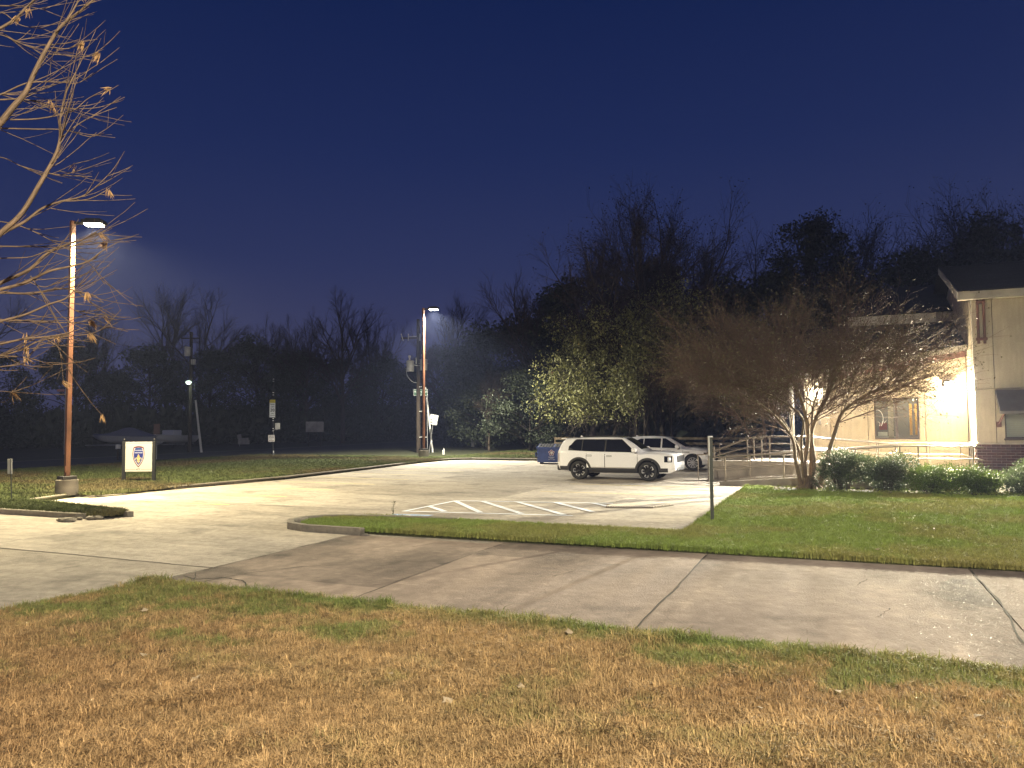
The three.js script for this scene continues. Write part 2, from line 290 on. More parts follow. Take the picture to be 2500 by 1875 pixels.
{ // painted markings
  const mark = (name, pts, m) => structure(name, plate(pts, 0.0045), m);
  const bar = (name, a, b, w, m) => { const dx = b[0] - a[0], dy = b[1] - a[1], l = Math.hypot(dx, dy), nx = -dy / l * w / 2, ny = dx / l * w / 2; return mark(name, [[a[0] + nx, a[1] + ny], [b[0] + nx, b[1] + ny], [b[0] - nx, b[1] - ny], [a[0] - nx, a[1] - ny]], m); };
  for (let v = 17.15; v < 42; v += 2.55) bar('stall_line', [-21.4, v], [-16.7, v], 0.1, M.paintYellow);
  for (const v of [24.2, 27.4]) bar('stall_line', [-9.5, v], [-4.4, v], 0.1, M.paintYellow);
  const hm = M.paintWhite, g = thingless('hatched_aisle');
  const b2 = (a, b, w = 0.13, y = 0.0045) => { const dx = b[0] - a[0], dy = b[1] - a[1], l = Math.hypot(dx, dy), nx = -dy / l * w / 2, ny = dx / l * w / 2; part('painted_bar', plate([[a[0] + nx, a[1] + ny], [b[0] + nx, b[1] + ny], [b[0] - nx, b[1] - ny], [a[0] - nx, a[1] - ny]], y), hm, g); };
  b2([-10.92, 17.55], [-6.25, 18.2]); b2([-10.85, 17.6], [-10.78, 20.42], 0.13, 0.0085); b2([-10.82, 20.45], [-5.9, 21.35]);
  for (const [a, b] of [[[-10.75, 18.75], [-9.75, 17.82]], [[-10.7, 20.25], [-8.75, 17.95]], [[-9.96, 20.55], [-7.6, 18.07]], [[-8.9, 20.75], [-6.5, 18.25]], [[-7.76, 20.97], [-6.0, 19.1]], [[-6.6, 21.1], [-5.9, 20.4]]]) b2(a, b, 0.17, 0.0125);
  const isa = thingless('accessible_space_marking');
  part('blue_square', plate([[-10.75, 15.62], [-9.68, 15.72], [-9.68, 17.1], [-10.8, 16.95]], 0.0045), M.paintBlue, isa);
  const wc = (p, y) => part('white_symbol', plate(p, y), M.paintWhite, isa);
  wc([[-10.35, 16.7], [-10.2, 16.7], [-10.2, 16.85], [-10.35, 16.85]], 0.0085); wc([[-10.33, 16.2], [-10.22, 16.2], [-10.22, 16.62], [-10.33, 16.62]], 0.0085); wc([[-10.2, 16.2], [-9.95, 16.2], [-9.85, 15.95], [-9.95, 15.9], [-10.05, 16.1], [-10.2, 16.1]], 0.0085);
  const ring = []; for (let k = 0; k <= 14; k++) { const f = (40 + k * 18) * R; ring.push([-10.25 - Math.sin(f) * 0.26 * -1 * -1, 16.05 + Math.cos(f) * 0.26]); } const inner = ring.map(([u, v]) => [-10.25 + (u + 10.25) * 0.72, 16.05 + (v - 16.05) * 0.72]).reverse(); wc([...ring, ...inner], 0.0125);
}
function thingless(name) { const o = new THREE.Group(); o.name = numbered(name); o.userData.kind = 'structure'; scene.add(o); return o; }
{ // grooved concrete kerb ramp between the aisle and the walk
  const o = thing('curb_ramp', 'low grooved grey concrete ramp at the end of the hatched aisle', 'ramp');
  const P = [[-6.1, 22.9], [-4.3, 21.3], [-4.7, 20.5], [-5.95, 20.15]];
  part('ramp_slab', plate(P, 0.03, 0.03), M.formed, o);
  const cut = u => { const vs = []; for (let k = 0; k < 4; k++) { const a = P[k], b = P[(k + 1) % 4]; if ((a[0] - u) * (b[0] - u) < 0) vs.push(lerp(a[1], b[1], (u - a[0]) / (b[0] - a[0]))); } return [Math.min(...vs) + 0.03, Math.max(...vs) - 0.03]; };
  for (let k = 0; k < 25; k++) { const u = -6.02 + k * 0.068, [v0, v1] = cut(u); if (v1 - v0 < 0.08) continue; const g = box(0.03, 0.03, v1 - v0, 0, 0, 0, 0.006, YAW), c = W(u, (v0 + v1) / 2); part('rib', g.translate(c.x, 0.02, c.z), M.concreteC, o); }
}
// ---------------------------------------------------------------- lamps
std('poleBrown', [0.30, 0.135, 0.075], 0.45, { map: grime });
std('lampBlack', [0.03, 0.028, 0.026], 0.5);
std('lampGlass', [0.9, 0.9, 0.85], 0.3, { emissive: rgb(1, 0.92, 0.62), emissiveIntensity: 40 });
std('lampGlassCool', [0.9, 0.9, 0.85], 0.3, { emissive: rgb(1, 0.97, 0.85), emissiveIntensity: 40 });
std('lampGlassFar', [0.9, 0.9, 0.85], 0.3, { emissive: rgb(0.75, 1, 0.8), emissiveIntensity: 1.6 });
std('farLampGlassOff', [0.6, 0.6, 0.55], 0.4);
function light(color, cd, x, y, z, parent, size = 8) { const l = new THREE.PointLight(color, cd, 0, 2); l.position.set(x, y, z); l.castShadow = true; l.shadow.radius = size; parent.add(l); return l; }
function poleLamp(at, turn, height, label, cd, color, lens, aim) {
  const o = thing('pole_lamp', label, 'street lamp', at, turn, 'parking lot lamps');
  part('concrete_base', [new THREE.CylinderGeometry(0.34, 0.35, 0.5, 24).translate(0, 0.25, 0)], M.formed, o);
  part('base_cover', box(0.46, 0.12, 0.46, 0, 0.5, 0, 0.015, 45 * R), M.lampBlack, o);
  part('pole', box(0.15, height - 0.5, 0.15, 0, 0.5, 0, 0.02, 45 * R), M.poleBrown, o);
  part('arm', box(0.42, 0.09, 0.09, 0.24, height - 0.12, 0, 0.01), M.lampBlack, o);
  part('lamp_head', [box(0.72, 0.13, 0.42, 0.68, height - 0.1, 0, 0.03), box(0.5, 0.05, 0.3, 0.68, height + 0.03, 0, 0.015)], M.lampBlack, o);
  part('lamp_lens', box(0.54, 0.05, 0.34, 0.68, height - 0.145, 0, 0.012), lens, o);
  part('hand_hole_cover', box(0.02, 0.2, 0.1, 0, 0.75, 0.108, 0.005), M.poleBrown, o);
  if (aim) { const l = new THREE.SpotLight(color, cd, 0, 75 * R, 0.35, 2); l.position.set(0.68, height - 0.17, 0); l.target.position.set(0.68 + aim[0], height - 1.17, aim[1]); l.castShadow = true; l.shadow.radius = 9; o.add(l, l.target); }   // cut-off lantern: nothing goes up
  else light(color, cd, 0.68, height - 0.2, 0, o, 9);
  return o;
}
poleLamp([-14.97, 0.09, -25.15], 8 * R, 9.3, 'brown square lamp post with a lit head, beside the white emblem sign', LAMP.poleLeft, rgb(1, 0.85, 0.52), M.lampGlass, [0.12, 0.03]);
poleLamp([-5.86, 0.09, -49.3], 0, 9.95, 'brown square lamp post lit in front of the pole with transformers', LAMP.poleMid, rgb(1, 0.94, 0.76), M.lampGlassCool, [0.1, 0.03]);
poleLamp([3.2, 0.04, 8.4], 130 * R, 9.2, 'brown square lamp post on the front lawn behind the photographer', LAMP.behind, rgb(1, 0.89, 0.70), M.lampGlass, [0.95, 0.1]);
// ---------------------------------------------------------------- building (local x = u, local z = -v, floor 0.8 above the lot)
std('stucco', [0.66, 0.57, 0.43], 0.9, { map: stuccoMap, bumpMap: stuccoBump, bumpScale: 0.004 });
std('stuccoGrey', [0.56, 0.51, 0.43], 0.9, { map: stuccoMap, bumpMap: stuccoBump, bumpScale: 0.004 });
std('trimPale', [0.60, 0.57, 0.52], 0.7, { map: grime });
std('trimBrown', [0.19, 0.085, 0.07], 0.6, { map: grime });
std('shingle', [0.045, 0.046, 0.055], 0.85, { map: soilMap });
std('shingleB', [0.055, 0.055, 0.062], 0.85, { map: soilMap });
std('mortar', [0.36, 0.33, 0.30], 0.95);
std('brickA', [0.125, 0.045, 0.042], 0.8, { map: soilMap }); std('brickB', [0.10, 0.038, 0.038], 0.8, { map: soilMap }); std('brickC', [0.15, 0.055, 0.045], 0.8, { map: soilMap });
std('frameBronze', [0.06, 0.045, 0.04], 0.45, { metalness: 0.3 });
std('awningGrey', [0.20, 0.19, 0.20], 0.55, { metalness: 0.2, map: grime });
std('blind', [0.55, 0.53, 0.47], 0.7);
phys('pane', [0.9, 0.92, 0.92], 0.03, { transmission: 1, thickness: 0, ior: 1.5 });
std('roomDark', [0.16, 0.15, 0.15], 0.9); std('roomFloor', [0.12, 0.09, 0.07], 0.7);
phys('curtainYellow', [0.80, 0.58, 0.17], 0.9, { side: THREE.DoubleSide, transmission: 0.5, thickness: 0 }); std('decalWhite', [0.75, 0.75, 0.78], 0.6); std('redBox', [0.20, 0.06, 0.06], 0.6); std('paper', [0.6, 0.6, 0.58], 0.8);
std('railGrey', [0.27, 0.235, 0.195], 0.45, { metalness: 0.35, map: grime });
std('white', [0.8, 0.8, 0.78], 0.6);
const wing = thing('entrance_wing', 'low cream stucco wing with a two-pane window under a dark shingled roof', 'building', W(0, 34.1).toArray(), YAW);
{ // local z = 0 is the wall face; the room lies behind it (-z)
  const T = 0.3, U0 = -1.25, U1 = 4.74, top = u => 5.13 - 0.16 * (4.84 - u), sh = (pts) => { const s = new THREE.Shape(pts.map(p => new THREE.Vector2(...p))); return s; };
  const s = sh([[-0.25, -0.1], [U1, -0.1], [U1, top(U1) + 0.1], [-0.25, top(-0.25) + 0.1]]); s.holes.push(new THREE.Path([[1.42, 1.57], [3.05, 1.57], [3.05, 3.28], [1.42, 3.28]].map(p => new THREE.Vector2(...p))));
  // wall panels between the control joints, 1 cm apart
  const J = [-0.25, 1.18, 3.27, U1], g = 0.011;
  const panel = (a, b, y0, y1a, y1b, hole) => { const q = sh([[a + g, y0 + g], [b - g, y0 + g], [b - g, y1b - g], [a + g, y1a - g]]); if (hole) q.holes.push(new THREE.Path(hole.map(p => new THREE.Vector2(...p)))); const e = new THREE.ExtrudeGeometry(q, { depth: T, bevelEnabled: false }); e.translate(0, 0, -T); boxUV(e); return e; };
  part('wall_panel', panel(J[0], J[1], -0.1, 3.55, 3.55), M.stucco, wing); part('wall_panel', panel(J[1], J[2], -0.1, 3.55, 3.55, [[1.42, 1.57], [1.42, 3.28], [3.05, 3.28], [3.05, 1.57]]), M.stucco, wing); part('wall_panel', panel(J[2], J[3], -0.1, 3.55, 3.55), M.stucco, wing);
  part('wall_panel', panel(J[0], J[1], 3.55, top(J[0]) + 0.1, top(J[1]) + 0.1), M.stucco, wing); part('wall_panel', panel(J[1], J[2], 3.55, top(J[1]) + 0.1, top(J[2]) + 0.1), M.stucco, wing); part('wall_panel', panel(J[2], J[3], 3.55, top(J[2]) + 0.1, top(J[3]) + 0.1), M.stucco, wing);
  part('wall_backing', box(U1 + 0.2, 1.5, 0.02, (U1 - 0.2) / 2, 0, -T - 0.02), M.roomDark, wing);
  part('end_pier', panel(U0, -0.252, -0.1, top(U0) + 0.1, top(-0.25) + 0.1).translate(0, 0, 0.12), M.stucco, wing);
  part('end_wall', box(0.3, 4.2, 6, U0 + 0.15, -0.1, -3.3), M.stucco, wing);
  part('back_wall', box(6, 6.4, 0.3, 1.75, -0.1, -6.5), M.stucco, wing);
  // trim round the window, window, room behind it
  part('window_trim', [box(1.83, 0.1, 0.05, 2.235, 3.285, 0.02, 0.01), box(1.83, 0.1, 0.05, 2.235, 1.465, 0.02, 0.01), box(0.1, 1.715, 0.05, 1.365, 1.567, 0.02, 0.01), box(0.1, 1.715, 0.05, 3.105, 1.567, 0.02, 0.01)], M.stucco, wing);
  const win = part('window', [box(0.06, 1.70, 0.1, 1.455, 1.575, -0.12), box(0.06, 1.70, 0.1, 3.015, 1.575, -0.12), box(1.5, 0.06, 0.1, 2.235, 1.575, -0.12), box(1.5, 0.06, 0.1, 2.235, 3.215, -0.12), box(0.09, 1.58, 0.1, 2.235, 1.635, -0.12)], M.frameBronze, wing);
  part('pane', box(0.7, 1.58, 0.008, 1.837, 1.635, -0.12), M.pane, win); part('pane', box(0.7, 1.58, 0.008, 2.633, 1.635, -0.12), M.pane, win);
  // white line drawing on the left pane: an arched crest and a ball curve
  const arc = (cx, cy, rx, ry, a, b, w) => pipe(Array.from({ length: 12 }, (_, k) => { const f = lerp(a, b, k / 11) * R; return [cx + Math.cos(f) * rx, cy + Math.sin(f) * ry, -0.108]; }), w, 5);
  part('window_drawing', [arc(1.55, 2.42, 0.2, 0.36, -55, 78, 0.009), pipe([[1.5, 2.78, -0.108], [1.6, 2.78, -0.108]], 0.007, 5), arc(1.56, 2.2, 0.07, 0.09, -60, 100, 0.007), pipe([[1.7, 2.22, -0.108], [1.75, 2.38, -0.108], [1.8, 2.24, -0.108], [1.86, 2.36, -0.108]], 0.006, 5)], M.decalWhite, win);
  part('room', [box(2.6, 0.05, 2.6, 2.235, 0.8, -1.65), box(2.6, 0.05, 2.6, 2.235, 3.6, -1.65), box(0.05, 2.75, 2.6, 0.93, 0.85, -1.65), box(0.05, 2.75, 2.6, 3.54, 0.85, -1.65), box(2.6, 2.75, 0.05, 2.235, 0.85, -2.97)], M.roomDark, wing);
  const cur = (x, w, m) => { const pts = []; for (let k = 0; k <= 24; k++) pts.push(V3(x + w * k / 24, 0, 0.03 * Math.sin(k * 1.3))); const a = new Acc(); for (let k = 0; k < 24; k++) a.quad(V3(pts[k].x, 1.75, pts[k].z - 0.3), V3(pts[k + 1].x, 1.75, pts[k + 1].z - 0.3), V3(pts[k + 1].x, 3.02, pts[k + 1].z - 0.3), V3(pts[k].x, 3.02, pts[k].z - 0.3)); return a.geo(); };
  part('curtain', cur(2.72, 0.1, 0), M.curtainYellow, wing); part('curtain', cur(2.92, 0.16, 0), M.curtainYellow, wing);
  part('inner_post', box(0.2, 1.66, 0.06, 2.05, 1.6, -0.35), M.stuccoGrey, wing);
  part('desk', [box(1.1, 0.06, 0.5, 1.7, 1.62, -0.75), box(0.35, 0.16, 0.3, 1.75, 1.7, -0.75)], M.paper, wing); part('banner', box(0.3, 0.3, 0.02, 1.8, 1.95, -1.2), M.redBox, wing);
  part('room_bulb', new THREE.SphereGeometry(0.05, 12, 8).translate(2.95, 3.2, -1.1), std('bulbGlow', [0.9, 0.9, 0.8], 0.4, { emissive: rgb(1, 0.85, 0.45), emissiveIntensity: 3 }), wing);
  light(rgb(1, 0.82, 0.42), 16, 2.95, 3.2, -0.15 - 0.95, wing, 3);
  // eaves: pale fascia over a brown frieze, following the slope
  const slope = (y, h, z, d, a, b) => { const q = sh([[a, y - 0.16 * (4.84 - a)], [b, y - 0.16 * (4.84 - b)], [b, y + h - 0.16 * (4.84 - b)], [a, y + h - 0.16 * (4.84 - a)]]); const e = new THREE.ExtrudeGeometry(q, { depth: d, bevelEnabled: false }); e.translate(0, 0, z); return boxUV(e); };
  part('frieze', slope(4.86, 0.27, 0.012, 0.1, U0 - 0.9, U1), M.trimBrown, wing);
  part('soffit', slope(5.1, 0.04, 0.0, 0.45, U0 - 1.0, U1), M.trimPale, wing);
  part('fascia', slope(5.08, 0.14, 0.451, 0.035, U0 - 1.0, U1), M.trimPale, wing);
  part('gutter', slope(5.2, 0.1, 0.455, 0.1, U0 - 1.0, U1), M.trimPale, wing);
  // roof: lapped shingle courses from the sloping eave up to the level band
  const roof = part('roof', (() => { const a = new Acc(); const e0 = V3(U0 - 1, 5.2 - 0.16 * (4.84 - U0 + 1), 0.4), e1 = V3(U1, 5.2, 0.4), f0 = V3(U0 - 1, 6.62, -3.0), f1 = V3(U1, 6.62, -3.0); a.quad(e0, e1, f1, f0); return a.geo(); })(), M.shingle, wing);
  for (let k = 0; k < 18; k++) { const t0 = k / 18, t1 = (k + 1.15) / 18, at = (u, t) => V3(u, lerp(5.2 - 0.16 * (4.84 - u), 6.62, t), lerp(0.47, -3.0, t)), a = new Acc(), n = 6; for (let i = 0; i < n; i++) { const ua = lerp(U0 - 1, U1, i / n), ub = lerp(U0 - 1, U1, (i + 1) / n); const p = at(ua, t0), q = at(ub, t0), r = at(ub, Math.min(1, t1)), s2 = at(ua, Math.min(1, t1)); p.y += 0.035; q.y += 0.035; r.y += 0.006; s2.y += 0.006; a.quad(p, q, r, s2); a.quad(p.clone().setY(p.y - 0.03), q.clone().setY(q.y - 0.03), q, p); } part('shingle_course', a.geo(), k % 3 ? M.shingle : M.shingleB, roof); }
  part('upper_band', box(U1 - 0.6, 0.42, 0.15, (U1 + 0.6) / 2, 6.62, -3.05), M.trimPale, wing);
  const ur = new Acc(); ur.quad(V3(0.4, 7.05, -2.9), V3(U1, 7.05, -2.9), V3(U1, 8.9, -7), V3(2.2, 8.9, -7)); ur.quad(V3(0.4, 7.05, -9), V3(0.4, 7.05, -2.9), V3(2.2, 8.9, -7), V3(2.2, 8.9, -8)); part('upper_roof', ur.geo(), M.shingle, wing);
  part('porch_column', new THREE.CylinderGeometry(0.1, 0.1, 3.2, 14).translate(-1.75, 2.4, 0.15), M.trimPale, wing);
  part('outlet_box', box(0.1, 0.2, 0.06, -0.66, 2.2, 0.14, 0.01), M.trimPale, wing); 
  part('door', box(0.05, 2.1, 0.9, U0 - 0.03, 0.8, -1.2, 0.01), M.frameBronze, wing);
}
function wallLamp(u, y, zoff, cd, thrown, color, lens, label) {                 // wall pack: sloping hood, lit lens below and in front
  const p = W(u, 34.1 - zoff), o = thing('wall_lamp', label, 'wall lamp', [p.x, y, p.z], YAW, 'wall lamps of the entrance wing');
  part('housing', [box(0.36, 0.2, 0.12, 0, -0.02, 0.06, 0.02), box(0.34, 0.04, 0.26, 0, 0.17, 0.13, 0.015)], M.lampBlack, o);
  part('lamp_lens', box(0.31, 0.15, 0.12, 0, -0.005, 0.18, 0.03), lens, o);
  light(color, cd, 0, 0.03, 0.32, o, 5);
  const sp = new THREE.SpotLight(color, thrown, 0, 60 * R, 0.45, 2); sp.position.set(0, 0.04, 0.26); sp.target.position.set(0, -0.5, 1.26); sp.castShadow = true; sp.shadow.radius = 5; o.add(sp, sp.target);
}
wallLamp(4.12, 3.7, 0, LAMP.wallRight, LAMP.throwRight, rgb(1, 0.89, 0.62), M.lampGlass, 'lit wall lamp between the window and the inner corner');
wallLamp(-0.68, 3.58, -0.12, LAMP.wallLeft, LAMP.throwLeft, rgb(1, 0.95, 0.82), M.lampGlassCool, 'lit wall lamp behind the forked trunks of the crape myrtle');

const hall = thing('stucco_hall', 'tall stucco building with brick base, awning and brown bracket', 'building', W(4.77, 32.6).toArray(), YAW);
{
  const g = 0.011, wallBox = (a, b, y0, y1) => box(b - a - 2 * g, y1 - y0 - 2 * g, 0.3, (a + b) / 2, y0 + g, -0.15);
  part('wall_panel', wallBox(0, 0.66, 3.5, 6.9), M.stuccoGrey, hall); part('wall_panel', wallBox(0.66, 9, 3.5, 6.9), M.stuccoGrey, hall);
  part('wall_panel', wallBox(0, 0.66, 1.48, 3.5), M.stuccoGrey, hall); part('wall_panel', box(8.34 - 2.6, 2, 0.3, 0.66 + 2.6 + (8.34 - 2.6) / 2, 1.49, -0.15), M.stuccoGrey, hall);
  part('wall_panel', [box(0.26, 2.0, 0.3, 0.8, 1.486, -0.15), box(2.32, 0.88, 0.3, 2.1, 2.61, -0.15), box(2.32, 0.16, 0.3, 2.1, 1.486, -0.15)], M.stuccoGrey, hall);
  part('side_wall', box(0.3, 6.9, 9, 0.15, 0, -4.81), M.stucco, hall);
  part('far_wall', box(0.3, 6.9, 9, 8.85, 0, -4.81), M.stucco, hall); part('back_wall', box(9, 6.9, 0.3, 4.5, 0, -9.4), M.stucco, hall);
  // brick base
  const base = part('brick_base', [box(8.9, 1.44, 0.28, 4.5, 0, -0.14), box(0.28, 1.44, 1.6, 0.14, 0, -0.9)], M.mortar, hall), bm = [M.brickA, M.brickB, M.brickC, M.brickA], br = rng(77);
  const bg = box(0.292, 0.088, 0.06, 0, 0, 0, 0.006), hg = box(0.14, 0.088, 0.06, 0, 0, 0, 0.006), sg = box(0.06, 0.088, 0.292, 0, 0, 0, 0.006);
  for (let r = 0; r < 14; r++) {
    for (let c = 0; c < 14; c++) { const half = r % 2 && c === 0, x = r % 2 ? (c === 0 ? 0.09 : 0.012 + c * 0.305) : 0.165 + c * 0.305; const b = part('brick', half ? hg : bg, bm[Math.floor(br() * 4)], base); b.position.set(x, 0.02 + r * 0.1016, 0.006 + br() * 0.004); }
    for (let c = 0; c < 4; c++) { const b = part('brick', sg, bm[Math.floor(br() * 4)], base); b.position.set(-0.004 - br() * 0.004, 0.02 + r * 0.1016, -0.2 - c * 0.305 - (r % 2) * 0.15); }
  }
  part('base_cap', [box(9, 0.05, 0.14, 4.45, 1.442, 0.0, 0.01), box(0.14, 0.052, 1.5, -0.01, 1.442, -0.85, 0.01)], M.trimPale, hall);
  // eave and roof
  part('fascia', box(9.6, 0.3, 0.05, 4.35, 6.85, 0.42, 0.008), M.trimPale, hall); part('soffit', box(9.6, 0.04, 0.4, 4.35, 6.87, 0.19), M.trimPale, hall);
  const rf = new Acc(), pitch = 0.36; rf.quad(V3(-0.46, 7.16, 0.5), V3(9.2, 7.16, 0.5), V3(9.2, 7.16 + 5.3 * pitch, -4.8), V3(-0.46, 7.16 + 5.3 * pitch, -4.8)); rf.quad(V3(9.2, 7.16, -10), V3(-0.46, 7.16, -10), V3(-0.46, 7.16 + 5.3 * pitch, -4.8), V3(9.2, 7.16 + 5.3 * pitch, -4.8));
  const roof = part('roof', rf.geo(), M.shingle, hall);
  for (let k = 0; k < 24; k++) { const t0 = k / 24, t1 = Math.min(1, (k + 1.1) / 24), a = new Acc(), y = t => 7.16 + 5.3 * pitch * t, z = t => 0.5 - 5.3 * t; a.quad(V3(-0.48, y(t0) + 0.035, z(t0)), V3(9.22, y(t0) + 0.035, z(t0)), V3(9.22, y(t1) + 0.006, z(t1)), V3(-0.48, y(t1) + 0.006, z(t1))); a.quad(V3(-0.48, y(t0) + 0.005, z(t0)), V3(9.22, y(t0) + 0.005, z(t0)), V3(9.22, y(t0) + 0.035, z(t0)), V3(-0.48, y(t0) + 0.035, z(t0))); part('shingle_course', a.geo(), k % 3 ? M.shingle : M.shingleB, roof); }
  const bs = new THREE.Shape([[0.48, 7.14], [-4.8, 7.14 + 5.28 * pitch], [-4.8, 6.84 + 5.28 * pitch], [0.48, 6.84]].map(p => new THREE.Vector2(...p))), bge = new THREE.ExtrudeGeometry(bs, { depth: 0.06, bevelEnabled: false }); bge.rotateY(-Math.PI / 2); part('barge_board', boxUV(bge).translate(-0.42, 0, 0), M.trimPale, hall);
  const gs = new THREE.Shape([[0, 6.85], [-9.3, 6.85], [-4.8, 6.95 + 4.8 * pitch]].map(p => new THREE.Vector2(...p))), gg = new THREE.ExtrudeGeometry(gs, { depth: 0.2, bevelEnabled: false }); gg.rotateY(-Math.PI / 2); part('gable', boxUV(gg).translate(0.22, 0, 0), M.stucco, hall);
  // brown timber bracket under the eave
  part('bracket', [box(0.085, 1.66, 0.09, 0.20, 5.2, 0.05, 0.008), box(0.085, 1.66, 0.09, 0.40, 5.2, 0.05, 0.008), box(0.36, 0.11, 0.13, 0.30, 5.32, 0.055, 0.008), box(0.30, 0.09, 0.12, 0.30, 6.72, 0.06, 0.008)], M.trimBrown, hall);
  // window under a sloping metal awning
  const win = part('window', [box(0.05, 0.95, 0.08, 0.955, 1.652, -0.08), box(0.05, 0.95, 0.08, 3.225, 1.652, -0.08), box(2.22, 0.05, 0.08, 2.09, 1.652, -0.08), box(2.22, 0.05, 0.08, 2.09, 2.552, -0.08)], M.frameBronze, hall);
  part('pane', box(2.22, 0.85, 0.008, 2.09, 1.702, -0.08), M.pane, win);
  for (let k = 0; k < 12; k++) part('blind_slat', box(2.2, 0.062, 0.01, 2.09, 1.71 + k * 0.07, -0.16), M.blind, win);
  part('window_sill', box(2.4, 0.06, 0.2, 2.09, 1.59, 0.03, 0.01), M.frameBronze, win);
  const aw = new THREE.Shape([[0.005, 3.45], [0.12, 3.45], [0.85, 2.66], [0.85, 2.56], [0.78, 2.56], [0.005, 3.35]].map(p => new THREE.Vector2(...p))), ag = new THREE.ExtrudeGeometry(aw, { depth: 2.9, bevelEnabled: false }); ag.rotateY(-Math.PI / 2); ag.scale(-1, 1, 1);
  { const i = ag.index, p = ag.attributes.position; if (!i) for (let k = 0; k < p.count; k += 3) { for (const at of [p, ag.attributes.normal]) { const x = at.getX(k), y = at.getY(k), z = at.getZ(k); at.setXYZ(k, at.getX(k + 1), at.getY(k + 1), at.getZ(k + 1)); at.setXYZ(k + 1, x, y, z); } } ag.computeVertexNormals(); boxUV(ag); }
  part('awning', ag.translate(0.66, 0, 0), M.awningGrey, hall);
  part('awning_strut', [pipe([[0.80, 2.58, 0.75], [0.74, 2.2, 0.04]], 0.03, 8), box(0.16, 0.2, 0.08, 0.74, 2.07, 0.04, 0.01)], M.trimBrown, hall);
}
